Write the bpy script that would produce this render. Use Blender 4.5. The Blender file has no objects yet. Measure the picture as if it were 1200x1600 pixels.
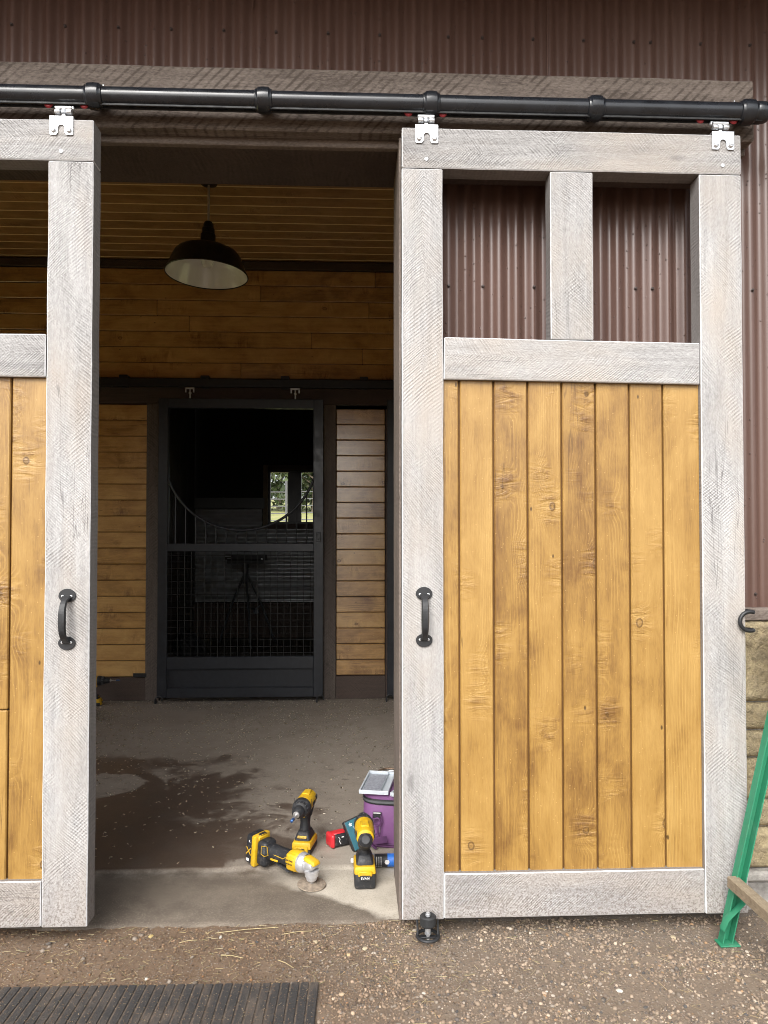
import bpy, bmesh, math, random
import numpy as np
from mathutils import Vector, Matrix, noise
random.seed(7); np.random.seed(7)
R = math.radians
scene = bpy.context.scene
col = scene.collection

# ------------------------------------------------------------------ camera
cam_data = bpy.data.cameras.new('camera')
cam = bpy.data.objects.new('camera', cam_data); col.objects.link(cam)
cam.location = (0, 0, 1.2)
cam.rotation_euler = (R(90 + 1.15), 0, R(-2.26))
cam_data.sensor_fit = 'VERTICAL'; cam_data.sensor_height = 36
cam_data.lens = 1110 / 1600 * 36
cam_data.shift_y = 28 / 1600
cam_data.clip_start = 0.05; cam_data.clip_end = 1000
scene.camera = cam

# ------------------------------------------------------------------ light
SUN_EL, SUN_AZ = 42, 200          # azimuth of the light, measured like a compass with +Y = north
w = bpy.data.worlds.new('World'); scene.world = w; w.use_nodes = True
nt = w.node_tree; nt.nodes.clear()
sky = nt.nodes.new('ShaderNodeTexSky'); sky.sky_type = 'NISHITA'; sky.sun_disc = False
sky.sun_elevation = R(SUN_EL); sky.sun_rotation = R(SUN_AZ)
sky.air_density = 1.0; sky.dust_density = 4.0; sky.ozone_density = 1.0
hs = nt.nodes.new('ShaderNodeHueSaturation'); hs.inputs['Saturation'].default_value = 0.30
bgn = nt.nodes.new('ShaderNodeBackground'); bgn.inputs['Strength'].default_value = 0.15
wo = nt.nodes.new('ShaderNodeOutputWorld')
nt.links.new(sky.outputs[0], hs.inputs['Color']); nt.links.new(hs.outputs[0], bgn.inputs[0])
nt.links.new(bgn.outputs[0], wo.inputs[0])
sd = bpy.data.lights.new('sun', 'SUN'); sd.energy = 1.1; sd.angle = R(40); sd.color = (1, .985, .965)
sun = bpy.data.objects.new('sun', sd); col.objects.link(sun)
az = R(SUN_AZ); el = R(SUN_EL)
to_sun = Vector((math.sin(az) * math.cos(el), math.cos(az) * math.cos(el), math.sin(el)))
sun.rotation_euler = to_sun.to_track_quat('Z', 'Y').to_euler()
sun.location = (-2, -4, 8)
vs = scene.view_settings
vs.view_transform = 'Standard'; vs.look = 'None'; vs.exposure = 1.06; vs.gamma = 1; vs.use_curve_mapping = False
scene.render.engine = 'CYCLES'
cy = scene.cycles
cy.use_denoising = True; cy.max_bounces = 10; cy.diffuse_bounces = 6; cy.glossy_bounces = 4
cy.transparent_max_bounces = 12; cy.caustics_reflective = False; cy.caustics_refractive = False
cy.sample_clamp_indirect = 6; cy.filter_width = 1.0

# ------------------------------------------------------------------ materials
class NT:
    def __init__(s, name):
        s.m = bpy.data.materials.new(name); s.m.use_nodes = True
        s.t = s.m.node_tree; s.b = s.t.nodes['Principled BSDF']
    def n(s, kind, **kw):
        o = s.t.nodes.new('ShaderNode' + kind)
        for k, v in kw.items():
            if k.startswith('i_'):
                key = k[2:]
                o.inputs[int(key) if key.isdigit() else key.replace('_', ' ')].default_value = v
            else: setattr(o, k, v)
        return o
    def l(s, a, b): s.t.links.new(a, b)
    def put(s, sock, v):
        if isinstance(v, (int, float, tuple)): sock.default_value = v
        else: s.l(v, sock)
    def math(s, op, a, b=0.0, c=0.0, clamp=False):
        o = s.n('Math', operation=op, use_clamp=clamp)
        s.put(o.inputs[0], a); s.put(o.inputs[1], b)
        if op in ('MULTIPLY_ADD', 'SMOOTH_MIN', 'WRAP', 'COMPARE'): s.put(o.inputs[2], c)
        return o.outputs[0]
    def vmul(s, v, xyz):
        o = s.n('VectorMath', operation='MULTIPLY'); s.l(v, o.inputs[0]); o.inputs[1].default_value = xyz
        return o.outputs[0]
    def vadd(s, a, b):
        o = s.n('VectorMath', operation='ADD'); s.put(o.inputs[0], a); s.put(o.inputs[1], b); return o.outputs[0]
    def noise(s, v, scale=5, detail=3, rough=.55, dist=0):
        o = s.n('TexNoise'); s.l(v, o.inputs['Vector']); o.inputs['Scale'].default_value = scale
        o.inputs['Detail'].default_value = detail; o.inputs['Roughness'].default_value = rough
        o.inputs['Distortion'].default_value = dist
        return o.outputs['Fac']
    def rng(s, v, a, b, c=0., d=1., smooth=False):
        o = s.n('MapRange', interpolation_type='SMOOTHSTEP' if smooth else 'LINEAR'); o.clamp = True
        s.put(o.inputs[0], v)
        for i, x in enumerate((a, b, c, d)): o.inputs[i + 1].default_value = x
        return o.outputs[0]
    def mix(s, f, a, b, mode='MIX'):
        o = s.n('Mix', data_type='RGBA', blend_type=mode)
        s.put(o.inputs[0], f)
        for i, x in ((6, a), (7, b)):
            if isinstance(x, tuple): o.inputs[i].default_value = x if len(x) == 4 else (*x, 1)
            else: s.l(x, o.inputs[i])
        return o.outputs[2]
    def bump(s, h, dist=.002, strength=1, normal=None):
        o = s.n('Bump'); s.l(h, o.inputs['Height']); o.inputs['Distance'].default_value = dist
        o.inputs['Strength'].default_value = strength
        if normal: s.l(normal, o.inputs['Normal'])
        s.l(o.outputs[0], s.b.inputs['Normal']); return o.outputs[0]
    def base(s, c): s.put(s.b.inputs['Base Color'], c if not isinstance(c, tuple) else (*c[:3], 1))
    def rough(s, v): s.put(s.b.inputs['Roughness'], v)
    def obj(s):
        return s.n('TexCoord').outputs['Object']
    def rnd(s): return s.n('ObjectInfo').outputs['Random']
    def objr(s):
        """object coordinates shifted by a per-object random amount"""
        r = s.rnd(); c = s.n('CombineXYZ')
        s.l(s.math('MULTIPLY', r, 37.), c.inputs[0]); s.l(s.math('MULTIPLY', r, 11.), c.inputs[1]); s.l(s.math('MULTIPLY', r, 91.), c.inputs[2])
        return s.vadd(s.obj(), c.outputs[0])
    def sep(s, v):
        o = s.n('SeparateXYZ'); s.l(v, o.inputs[0]); return o.outputs

def plain(name, color, rough=.5, metal=0, var=.12, scale=30, bump=0.0, spec=.5, coat=0):
    k = NT(name); P = k.obj()
    f = k.noise(P, scale, 4, .6)
    d = tuple(c * (1 - var) for c in color); u = tuple(min(1, c * (1 + var)) for c in color)
    k.base(k.mix(k.rng(f, .3, .7), d, u))
    k.rough(k.rng(k.noise(P, scale * .7, 3), .3, .7, max(0, rough - .08), min(1, rough + .1)))
    k.b.inputs['Metallic'].default_value = metal
    k.b.inputs['Specular IOR Level'].default_value = spec
    k.b.inputs['Coat Weight'].default_value = coat
    if bump: k.bump(k.noise(P, scale * 3, 4, .7), bump, 1)
    return k.m

def grimy(name, color, rough=.4, dust=(.32, .27, .21), amt=.55, scale=45, thr=.54, chips=None):
    """painted or moulded surface with dust and scuffs"""
    k = NT(name); P = k.obj()
    a = k.noise(P, scale, 5, .7); b = k.noise(P, scale * 4, 4, .75); lo = k.noise(P, scale * .3, 3)
    c = k.mix(k.rng(lo, .3, .7), tuple(x * .82 for x in color), color)
    c = k.mix(k.math('MULTIPLY', k.rng(a, thr, thr + .16), amt), c, dust)
    c = k.mix(k.math('MULTIPLY', k.rng(b, .66, .70), .5), c, tuple(min(1, x * .4) for x in color))
    if chips: c = k.mix(k.rng(k.noise(P, scale * 1.3, 5, .75), .645, .67), c, chips)
    k.base(c); k.rough(k.rng(a, .4, .65, rough, min(1, rough + .35)))
    k.bump(b, .0004, 1)
    return k.m

def stained_wood(name, light, mid, dark, rough=.42, knot_scale=(8, 0, 6), var=.35, coat=.15):
    """stained knotty softwood, grain along local Z"""
    k = NT(name); P = k.objr(); S = k.sep(P)
    fine = k.noise(k.vmul(P, (260, 260, 26)), 1, 4, .7)
    vor = k.n('TexVoronoi', feature='F1'); vor.inputs['Scale'].default_value = 1.0
    k.l(k.vmul(P, knot_scale), vor.inputs['Vector'])
    kd = k.math('ADD', vor.outputs['Distance'], k.math('MULTIPLY', k.math('SUBTRACT', k.noise(P, 60, 3), .5), .05))
    kr = k.sep(vor.outputs['Color'])[0]
    has = k.rng(kr, .40, .44)
    swirl = k.math('MULTIPLY', k.rng(kd, 0, .55, 1, 0, True), has)
    # lens-shaped flares of reaction wood beside the knots, running across the board
    flare = k.noise(k.vmul(P, (7, 7, 26)), 1, 4, .62, 1.6)
    flm = k.math('MULTIPLY', swirl, k.math('SUBTRACT', flare, .5))
    # growth lines bend round the knots
    low = k.noise(k.vmul(P, (5, 5, .8)), 1, 2, .5)
    gx = k.math('ADD', k.math('ADD', S[0], k.math('MULTIPLY', low, .12)), k.math('MULTIPLY', swirl, .05))
    rings = k.math('SINE', k.math('MULTIPLY', gx, 620.))
    rmask = k.rng(k.noise(k.vmul(P, (13, 13, 1.3)), 1, 2), .50, .66)
    rl = k.math('MULTIPLY', k.rng(rings, .2, 1), rmask)
    blotch = k.noise(k.vmul(P, (8, 8, 4.5)), 1, 5, .62, .5)
    streak = k.noise(k.vmul(P, (48, 48, 2.2)), 1, 3, .6)
    tone = k.math('ADD', k.math('MULTIPLY', blotch, .68), k.math('MULTIPLY', fine, .30))
    tone = k.math('ADD', tone, k.math('MULTIPLY', streak, .24))
    tone = k.math('SUBTRACT', tone, k.math('MULTIPLY', rl, .13))
    tone = k.math('ADD', tone, k.math('MULTIPLY', flm, 1.1))
    tone = k.math('ADD', tone, k.math('MULTIPLY', k.math('SUBTRACT', k.rnd(), .5), var * .4))
    c = k.n('ValToRGB'); e = c.color_ramp.elements
    e[0].position = .40; e[0].color = (*light, 1); e[1].position = .84; e[1].color = (*dark, 1)
    m_ = c.color_ramp.elements.new(.62); m_.color = (*mid, 1)
    k.l(tone, c.inputs[0])
    c2 = c.outputs[0]
    # knots: dark rim, ringed amber heart
    kin = k.math('MULTIPLY', k.rng(kd, .075, .10, 1, 0), has)
    krim = k.math('MULTIPLY', kin, k.rng(kd, .045, .075))
    kring = k.math('MULTIPLY', kin, k.rng(k.math('SINE', k.math('MULTIPLY', kd, 260.)), -.2, .9))
    c2 = k.mix(k.math('MULTIPLY', kin, .5), c2, mid)
    c2 = k.mix(k.math('MULTIPLY', kring, .5), c2, dark)
    c2 = k.mix(k.math('MULTIPLY', krim, .8), c2, tuple(x * .45 for x in dark))
    halo = k.math('MULTIPLY', k.math('MULTIPLY', k.rng(kd, .10, .24, 1, 0), has), k.rng(blotch, .35, .6))
    c2 = k.mix(k.math('MULTIPLY', halo, .30), c2, dark)
    # pin knots, hairline checks
    v2 = k.n('TexVoronoi'); k.l(k.vmul(P, (17, 0, 8)), v2.inputs['Vector']); v2.inputs['Scale'].default_value = 1
    pin = k.math('MULTIPLY', k.rng(v2.outputs['Distance'], .04, .075, 1, 0), k.rng(k.sep(v2.outputs['Color'])[1], .76, .79))
    ck = k.math('ABSOLUTE', k.math('SUBTRACT', k.noise(k.vmul(P, (26, 26, .9)), 1, 2, .5), .5))
    ckm = k.math('MULTIPLY', k.rng(ck, .003, .008, 1, 0), k.rng(k.noise(k.vmul(P, (7, 7, 3)), 1, 2), .58, .64))
    c2 = k.mix(k.math('MULTIPLY', ckm, .5), c2, tuple(x * .5 for x in dark))
    c2 = k.mix(k.math('MULTIPLY', pin, .85), c2, tuple(x * .3 for x in dark))
    # rain specks
    v3 = k.n('TexVoronoi'); k.l(P, v3.inputs['Vector']); v3.inputs['Scale'].default_value = 95
    sp = k.math('MULTIPLY', k.rng(v3.outputs['Distance'], .12, .22, 1, 0), k.rng(k.sep(v3.outputs['Color'])[2], .80, .83))
    c2 = k.mix(k.math('MULTIPLY', sp, .35), c2, tuple(min(1, x * 1.5 + .05) for x in light))
    k.base(c2)
    k.rough(k.rng(fine, .3, .7, rough - .08, rough + .12))
    k.b.inputs['Coat Weight'].default_value = coat; k.b.inputs['Coat Roughness'].default_value = .22; k.b.inputs['Coat IOR'].default_value = 1.8 if coat > .9 else 1.5
    h = k.math('ADD', k.math('MULTIPLY', fine, .35), k.math('MULTIPLY', rl, .12))
    h = k.math('ADD', h, k.math('MULTIPLY', flm, 5.))
    h = k.math('ADD', h, k.math('MULTIPLY', kin, .3))
    k.bump(h, .0022, .85)
    return k.m

def sawn_wood(name, light, dark, edge=False, pitch=150., contrast=1.0, rough=.8, slope=1.0, warm=None, dirt=True, cstr=1.0, chevron=True, wrp=.11, lines=False):
    """rough circular-sawn board, length along local Z, saw marks as slanted, partly chevroned lines"""
    k = NT(name); P = k.objr(); S = k.sep(P); O = k.sep(k.obj())
    r = k.rnd()
    warp = k.noise(k.vmul(P, (4, 4, 2.2)), 1, 2)
    # slant sign flips about a wandering centre line
    cx = k.math('MULTIPLY', k.math('SUBTRACT', k.noise(k.vmul(P, (0, 0, 1.4)), 1, 1), .5), .10)
    dx = k.math('SUBTRACT', O[0], cx)
    chev = k.math('ABSOLUTE', dx)
    lin = dx
    pick = k.math('GREATER_THAN', k.noise(k.vmul(P, (0, 0, .35)), 1, 0), .47)
    mxf = k.n('Mix', data_type='FLOAT'); k.l(pick, mxf.inputs[0]); k.l(chev, mxf.inputs[2]); k.l(lin, mxf.inputs[3])
    ph = k.math('ADD', S[2], k.math('MULTIPLY', mxf.outputs[0] if chevron else lin, slope))
    ph = k.math('ADD', ph, k.math('MULTIPLY', warp, wrp))
    s1 = k.math('SINE', k.math('MULTIPLY', ph, 6.2832 * pitch))
    s2 = k.math('SINE', k.math('MULTIPLY', ph, 6.2832 * pitch * .37))
    ph2 = k.math('SUBTRACT', S[2], k.math('MULTIPLY', dx, .85)); ph2 = k.math('ADD', ph2, k.math('MULTIPLY', warp, .05))
    s3 = k.math('SINE', k.math('MULTIPLY', ph2, 6.2832 * pitch * .8))
    amp = k.rng(k.noise(k.vmul(P, (10, 10, 4)), 1, 4, .65), .40, .66)
    amp3 = k.rng(k.noise(k.vmul(P, (9, 9, 5)), 1, 3), .52, .66)
    saw = k.math('ADD', k.math('MULTIPLY', k.math('ADD', k.math('MULTIPLY', s1, .55), k.math('MULTIPLY', s2, .3)), amp), k.math('MULTIPLY', k.math('MULTIPLY', s3, .5), amp3))
    if lines: saw = k.math('MULTIPLY', k.math('MULTIPLY', k.rng(s1, .2, 1.0), k.rng(k.noise(k.vmul(P, (8, 8, 6)), 1, 4, .7), .42, .62, .08, 1)), -.95)
    fine = k.noise(k.vmul(P, (210, 210, 70)), 1, 3, .75)
    grain = k.noise(k.vmul(P, (55, 55, 2.5)), 1, 4, .65, .4)
    blot = k.noise(k.vmul(P, (6, 6, 2.4)), 1, 4, .6)
    t = k.math('ADD', k.math('MULTIPLY', saw, .13 * contrast), k.math('MULTIPLY', fine, .55))
    t = k.math('ADD', t, k.math('MULTIPLY', grain, .35)); t = k.math('ADD', t, k.math('MULTIPLY', blot, .42))
    t = k.math('ADD', t, k.math('MULTIPLY', k.math('SUBTRACT', r, .5), .10))
    f = k.rng(t, .44, .94)
    ck = k.math('ABSOLUTE', k.math('SUBTRACT', k.noise(k.vmul(P, (22, 22, 1.1)), 1, 3, .5), .5))
    ckm = k.math('MULTIPLY', k.rng(ck, .003, .010, 1, 0), k.rng(k.noise(k.vmul(P, (5, 5, 2)), 1, 2), .54, .62))
    c = k.mix(f, dark, light)
    if warm:
        c = k.mix(k.rng(k.noise(k.vmul(P, (5, 5, 1.8)), 1.3, 3), .42, .7), c, k.mix(.75, c, warm))
    v = k.n('TexVoronoi'); k.l(k.vmul(P, (7, 0, 2.6)), v.inputs['Vector']); v.inputs['Scale'].default_value = 1
    c = k.mix(k.math('MULTIPLY', ckm, .55), c, tuple(x * .55 for x in dark))
    kn = k.math('MULTIPLY', k.rng(k.math('ADD', v.outputs['Distance'], k.math('MULTIPLY', fine, .05)), .06, .13, 1, 0), k.rng(k.sep(v.outputs['Color'])[0], .66, .7))
    c = k.mix(k.math('MULTIPLY', kn, .6), c, tuple(x * .75 for x in dark))
    if dirt:   # splashed mud near the ground on the door's foot, in world height
        g = k.n('NewGeometry'); gz = k.sep(g.outputs['Position'])[2]
        dm = k.math('MULTIPLY', k.rng(gz, .04, .30, 1, 0), k.rng(k.noise(g.outputs['Position'], 120, 5, .8), .50, .56))
        c = k.mix(k.math('MULTIPLY', dm, .75), c, (.10, .078, .064))
        gm = k.math('MULTIPLY', k.rng(gz, .0, .5, 1, 0, True), .22)
        c = k.mix(gm, c, (.30, .25, .22))
    k.base(c); k.rough(rough)
    k.b.inputs['Specular IOR Level'].default_value = .3
    h = k.math('ADD', k.math('MULTIPLY', saw, .45), k.math('MULTIPLY', fine, .9)); h = k.math('ADD', h, k.math('MULTIPLY', grain, .5))
    k.bump(h, .0016 * cstr, .9)
    return k.m

M = {}
M['pine'] = stained_wood('stained_pine', (.415, .252, .074), (.315, .178, .044), (.150, .070, .016), knot_scale=(8, 0, 6))
M['pine_groove'] = plain('pine_groove', (.16, .075, .022), .7)
M['pine_in'] = stained_wood('interior_pine', (.72, .45, .17), (.53, .30, .098), (.20, .088, .026), rough=.30, knot_scale=(7, 0, 5), var=.40, coat=1.0)
M['pine_ceil'] = stained_wood('ceiling_pine', (.48, .285, .13), (.37, .205, .085), (.20, .10, .04), rough=.4, knot_scale=(8, 0, 4), var=.2, coat=.2)
M['gray'] = sawn_wood('whitewashed_sawn_wood', (.515, .51, .505), (.19, .183, .178), warm=(.40, .355, .31), pitch=105, slope=1.0, contrast=1.2, cstr=1.7)
M['gray_edge'] = plain('pale_frame_edge', (.60, .60, .60), .8, var=.2, scale=60)  # paler colour on the bevel faces of the door frame boards
M['gray_side'] = sawn_wood('weathered_side', (.30, .285, .275), (.16, .15, .142), pitch=90)
M['brown'] = sawn_wood('brown_sawn_beam', (.34, .285, .245), (.085, .066, .054), pitch=30, slope=1.0, contrast=1.7, dirt=False, cstr=1.1, chevron=False, wrp=.02, lines=True)
M['brown_plain'] = sawn_wood('brown_rough_beam', (.30, .25, .215), (.085, .066, .054), pitch=60, contrast=.5, dirt=False)
M['brown_dark'] = sawn_wood('brown_stained_trim', (.13, .095, .078), (.055, .040, .034), pitch=60, dirt=False, rough=.6)
M['post'] = sawn_wood('rough_post', (.20, .165, .14), (.06, .048, .042), pitch=45, dirt=False, rough=.7)
M['black'] = plain('black_powder_coat', (.020, .023, .029), .36, var=.2, spec=.5)
M['black_pipe'] = plain('black_pipe_paint', (.012, .014, .018), .27, var=.3, scale=18, coat=.3)
M['iron'] = plain('black_iron', (.018, .019, .021), .45, var=.3, bump=.0004, scale=60)
M['zinc'] = plain('zinc_plated_steel', (.74, .76, .78), .34, metal=.75, var=.08, scale=60)
M['steel'] = plain('steel', (.5, .5, .5), .35, metal=.9, scale=80)
M['rusty'] = plain('rusty_steel', (.22, .15, .10), .55, metal=.5, var=.5, scale=60)
M['red_rubber'] = plain('red_rubber', (.28, .02, .025), .5)
M['rubber'] = plain('black_rubber', (.02, .021, .022), .62, bump=.0006, scale=50, var=.4)
M['enamel'] = plain('white_enamel', (.88, .88, .87), .18, var=.02, coat=.5)
M['lampblack'] = plain('black_enamel', (.006, .006, .008), .4, var=.1)
M['yellow'] = grimy('yellow_plastic', (.68, .41, .014), .38, dust=(.30, .20, .08), amt=.5, scale=60)
M['blackp'] = grimy('black_plastic', (.020, .021, .024), .45, dust=(.16, .14, .12), amt=.45, scale=70)
M['greyp'] = plain('grey_plastic', (.10, .105, .11), .45, var=.15)
M['alu'] = plain('cast_aluminium', (.62, .62, .63), .38, metal=.6, var=.12, scale=50)
M['disc'] = plain('worn_abrasive_disc', (.26, .21, .16), .8, var=.35, scale=70, bump=.0008)
M['white'] = plain('white_print', (.8, .8, .8), .5, var=.03)
M['redp'] = plain('red_plastic', (.62, .03, .04), .35, var=.1)
M['teal'] = plain('teal_case', (.035, .13, .17), .42, var=.15, scale=40)
M['magenta'] = plain('magenta_print', (.45, .05, .12), .5)
M['blue'] = plain('blue_label', (.03, .17, .62), .35)
M['blue_steel'] = plain('blue_sleeve', (.05, .12, .3), .35, metal=.5)
M['purple'] = grimy('purple_fabric', (.20, .08, .215), .55, dust=(.28, .20, .28), amt=.35, scale=18)
M['purple_dark'] = plain('purple_webbing', (.10, .035, .11), .7, var=.2)
M['green'] = grimy('green_paint', (.030, .235, .125), .40, dust=(.11, .27, .17), amt=.5, scale=16, chips=(.16, .11, .07))
M['oldwood'] = sawn_wood('old_grey_timber', (.34, .28, .20), (.16, .125, .085), pitch=40, dirt=False)
M['sack'] = plain('dark_sack', (.02, .02, .022), .8, var=.8, scale=80)

M['pine_highlight'] = plain('pine_highlight', (.80, .62, .36), .5, var=.1)  # lighter bevel colour, painting in the highlights along the ceiling board edges
def corr_mat():
    k = NT('brown_corrugated_steel'); P = k.obj()
    f = k.noise(k.vmul(P, (3, 3, .6)), 1, 4, .6)
    c = k.mix(k.rng(f, .3, .7), (.098, .054, .042), (.132, .077, .060))
    g = k.noise(k.vmul(P, (60, 60, 60)), 1, 3, .6)
    c = k.mix(k.rng(g, .55, .75, 0, .25), c, (.16, .105, .085))
    # rain drops
    v = k.n('TexVoronoi'); k.l(P, v.inputs['Vector']); v.inputs['Scale'].default_value = 62
    dr = k.math('MULTIPLY', k.rng(v.outputs['Distance'], .12, .24, 1, 0, True), k.rng(k.sep(v.outputs['Color'])[0], .80, .82))
    c = k.mix(k.math('MULTIPLY', dr, .55), c, (.03, .018, .014))
    k.base(c); k.rough(k.rng(f, .3, .7, .27, .40)); k.b.inputs['Specular IOR Level'].default_value = .55
    k.bump(dr, .0015, .8)
    return k.m
M['corr'] = corr_mat()

def galv_mat():
    k = NT('galvanised_sheet'); P = k.obj()
    f = k.noise(P, 9, 4, .6)
    k.base(k.mix(f, (.42, .44, .46), (.65, .67, .69))); k.rough(k.rng(f, .3, .7, .3, .45))
    k.b.inputs['Metallic'].default_value = .55
    return k.m
M['galv'] = galv_mat()

def stone_mat():
    k = NT('tan_sandstone'); P = k.objr()
    a = k.noise(P, 7, 6, .65); b = k.noise(P, 38, 5, .7); r = k.rnd()
    c = k.mix(k.rng(a, .32, .68), (.40, .31, .17), (.60, .49, .29))
    c = k.mix(k.rng(b, .38, .62, 0, .6), c, (.21, .17, .11))
    c = k.mix(k.math('MULTIPLY', r, .35), c, (.34, .29, .20))
    dk = k.rng(k.noise(P, 12, 3), .60, .70)
    c = k.mix(k.math('MULTIPLY', dk, .4), c, (.13, .11, .075))
    k.base(c); k.rough(.9)
    k.bump(k.math('ADD', k.math('MULTIPLY', b, .9), a), .022, 1)
    return k.m
M['stone'] = stone_mat()
M['mortar'] = plain('mortar', (.36, .34, .31), .95, bump=.004, scale=40, var=.3)
M['footing'] = plain('footing_concrete', (.25, .235, .215), .95, bump=.006, scale=22, var=.4)

def floor_mat():
    k = NT('stained_concrete'); P = k.obj(); S = k.sep(P)
    X, Y = S[0], S[1]
    n1 = k.noise(P, 1.7, 6, .62, .3); n2 = k.noise(P, 9, 5, .65); n3 = k.noise(P, 70, 4, .7)
    base = k.mix(k.rng(n1, .3, .7), (.215, .180, .145), (.30, .258, .212))
    base = k.mix(k.rng(n3, .4, .75, 0, .7), base, (.15, .12, .095))
    base = k.mix(k.rng(n2, .35, .7, 0, .45), base, (.36, .315, .26))
    def ell(cx, cy, rx, ry):
        ax = k.math('DIVIDE', k.math('SUBTRACT', X, cx), rx); ay = k.math('DIVIDE', k.math('SUBTRACT', Y, cy), ry)
        return k.math('SQRT', k.math('ADD', k.math('MULTIPLY', ax, ax), k.math('MULTIPLY', ay, ay)))
    nw = k.math('MULTIPLY', k.math('SUBTRACT', k.noise(k.vmul(P, (1, 1, 1)), 3.6, 8, .68, .6), .5), 2.3)
    d = k.math('ADD', ell(-1.40, 3.0, 1.04, 1.02), nw)
    wet = k.math('MULTIPLY', k.rng(d, .84, 1.16, 1, 0, True), k.rng(n2, .3, .5, .72, 1))
    d4 = k.math('ADD', ell(-.42, 2.86, .22, .16), nw); wet = k.math('MAXIMUM', wet, k.rng(d4, .85, 1.1, .85, 0, True))
    d2 = k.math('ADD', ell(-1.33, 3.60, .27, .20), k.math('MULTIPLY', nw, .8))
    dry = k.rng(d2, .9, .98, 1, 0, True)
    # scattered splashes
    v = k.noise(k.vmul(P, (7, 12, 1)), 1.6, 3, .6)
    far = k.math('MULTIPLY', k.rng(v, .63, .67), k.rng(Y, 2.75, 2.9))
    far = k.math('MULTIPLY', far, k.rng(Y, 4.4, 3.9))
    wet = k.math('MAXIMUM', k.math('MULTIPLY', wet, k.math('SUBTRACT', 1., dry)), k.math('MULTIPLY', far, .7))
    apron = k.rng(Y, 2.685, 2.672)
    inner = k.math('SUBTRACT', 1., apron)
    wetc = k.mix(k.rng(n2, .3, .7), (.062, .040, .028), (.105, .072, .052))
    c = k.mix(k.math('MULTIPLY', wet, inner), base, wetc)
    # threshold strip: damp brown, with a dry pale corner on the right
    ap = k.mix(k.rng(k.math('ADD', k.math('MULTIPLY', n2, .5), k.math('MULTIPLY', n1, .5)), .4, .6), (.095, .074, .056), (.165, .134, .102))
    ap = k.mix(k.rng(n3, .45, .7, 0, .6), ap, (.12, .098, .075))
    line = k.math('ADD', k.math('ADD', Y, k.math('MULTIPLY', X, .6)), k.math('MULTIPLY', k.math('SUBTRACT', k.noise(P, 7, 4), .5), .14))
    pale = k.math('MULTIPLY', k.rng(line, 2.375, 2.405), k.rng(X, -.36, -.14, 0, 1, True))
    palec = k.mix(k.rng(n2, .35, .7), (.40, .36, .295), (.54, .49, .41))
    pale = k.math('MULTIPLY', pale, k.rng(X, .165, .18, 1, 0))
    ap = k.mix(pale, ap, palec)
    ap = k.mix(k.rng(X, .165, .2, 0, .8), ap, (.06, .048, .038))
    edge = k.math('MULTIPLY', k.rng(Y, 2.60, 2.67), k.rng(k.noise(P, 14, 4), .4, .6, 0, .5))
    ap = k.mix(edge, ap, (.36, .32, .27))
    c = k.mix(apron, c, ap)
    # paler dry patch just inside on the right
    pr = k.math('MULTIPLY', k.rng(k.math('ADD', ell(.15, 2.75, .42, .28), k.math('MULTIPLY', nw, .4)), .6, 1.1, .55, 0, True), inner)
    c = k.mix(pr, c, (.40, .36, .30))
    n4 = k.noise(P, 230, 4, .8)
    c = k.mix(k.rng(n4, .52, .60, 0, .38), c, (.10, .08, .062))
    c = k.mix(k.rng(n4, .46, .40, 0, .22), c, (.50, .45, .38))
    k.base(c)
    k.rough(k.mix(k.math('MULTIPLY', wet, inner), (.85, .85, .85), (.42, .42, .42)))
    h = k.math('ADD', k.math('MULTIPLY', n3, .4), k.math('MULTIPLY', n2, .8))
    k.bump(h, .003, .8)
    return k.m
M['floor'] = floor_mat()

def ground_mat():
    k = NT('gravelly_soil'); P = k.obj(); S = k.sep(P)
    n1 = k.noise(P, 1.5, 5, .6); n2 = k.noise(P, 24, 5, .7); n3 = k.noise(P, 160, 4, .7)
    c = k.mix(k.rng(n1, .3, .7), (.150, .106, .072), (.205, .152, .108))
    c = k.mix(k.rng(n2, .38, .66, 0, .6), c, (.235, .19, .145))
    c = k.mix(k.rng(n3, .45, .66, 0, .7), c, (.085, .066, .052))
    c = k.mix(k.math('MULTIPLY', k.rng(S[0], -.3, .6), .35), c, (.21, .168, .130))
    c = k.mix(k.math('MULTIPLY', k.rng(S[0], .25, -.4), .6), c, (.15, .092, .052))
    v = k.n('TexVoronoi'); k.l(P, v.inputs['Vector']); v.inputs['Scale'].default_value = 130
    vc = k.sep(v.outputs['Color'])
    peb = k.math('MULTIPLY', k.rng(v.outputs['Distance'], .25, .45, 1, 0), k.rng(vc[0], .55, .6))
    c = k.mix(k.math('MULTIPLY', peb, .7), c, k.mix(vc[1], (.12, .10, .085), (.38, .33, .27)))
    k.base(c); k.rough(.92)
    h = k.math('ADD', k.math('MULTIPLY', n2, .8), k.math('ADD', k.math('MULTIPLY', n3, .35), k.math('MULTIPLY', peb, .4)))
    k.bump(h, .006, 1)
    return k.m
M['ground'] = ground_mat()

def grass_mat():
    k = NT('meadow_grass'); P = k.obj()
    a = k.noise(P, .35, 5, .65); b = k.noise(P, 5, 4, .7)
    c = k.mix(k.rng(a, .35, .65), (.20, .24, .06), (.36, .34, .13))
    c = k.mix(k.rng(b, .4, .7, 0, .6), c, (.42, .40, .22))
    k.base(c); k.rough(.9); return k.m
M['grass'] = grass_mat()

def attr_mat(name, rough=.9, attr='tint', trans=0):
    k = NT(name); a = k.n('Attribute', attribute_name=attr)
    k.base(a.outputs['Color']); k.rough(rough)
    return k.m
M['pebbles'] = attr_mat('mixed_pebbles'); M['straw'] = attr_mat('straw', .75); M['flakes'] = attr_mat('sawdust', .9)
M['leaf'] = attr_mat('leaves', .6)
M['bark'] = plain('bark', (.16, .13, .10), .9, var=.4, scale=8, bump=.01)

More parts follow.
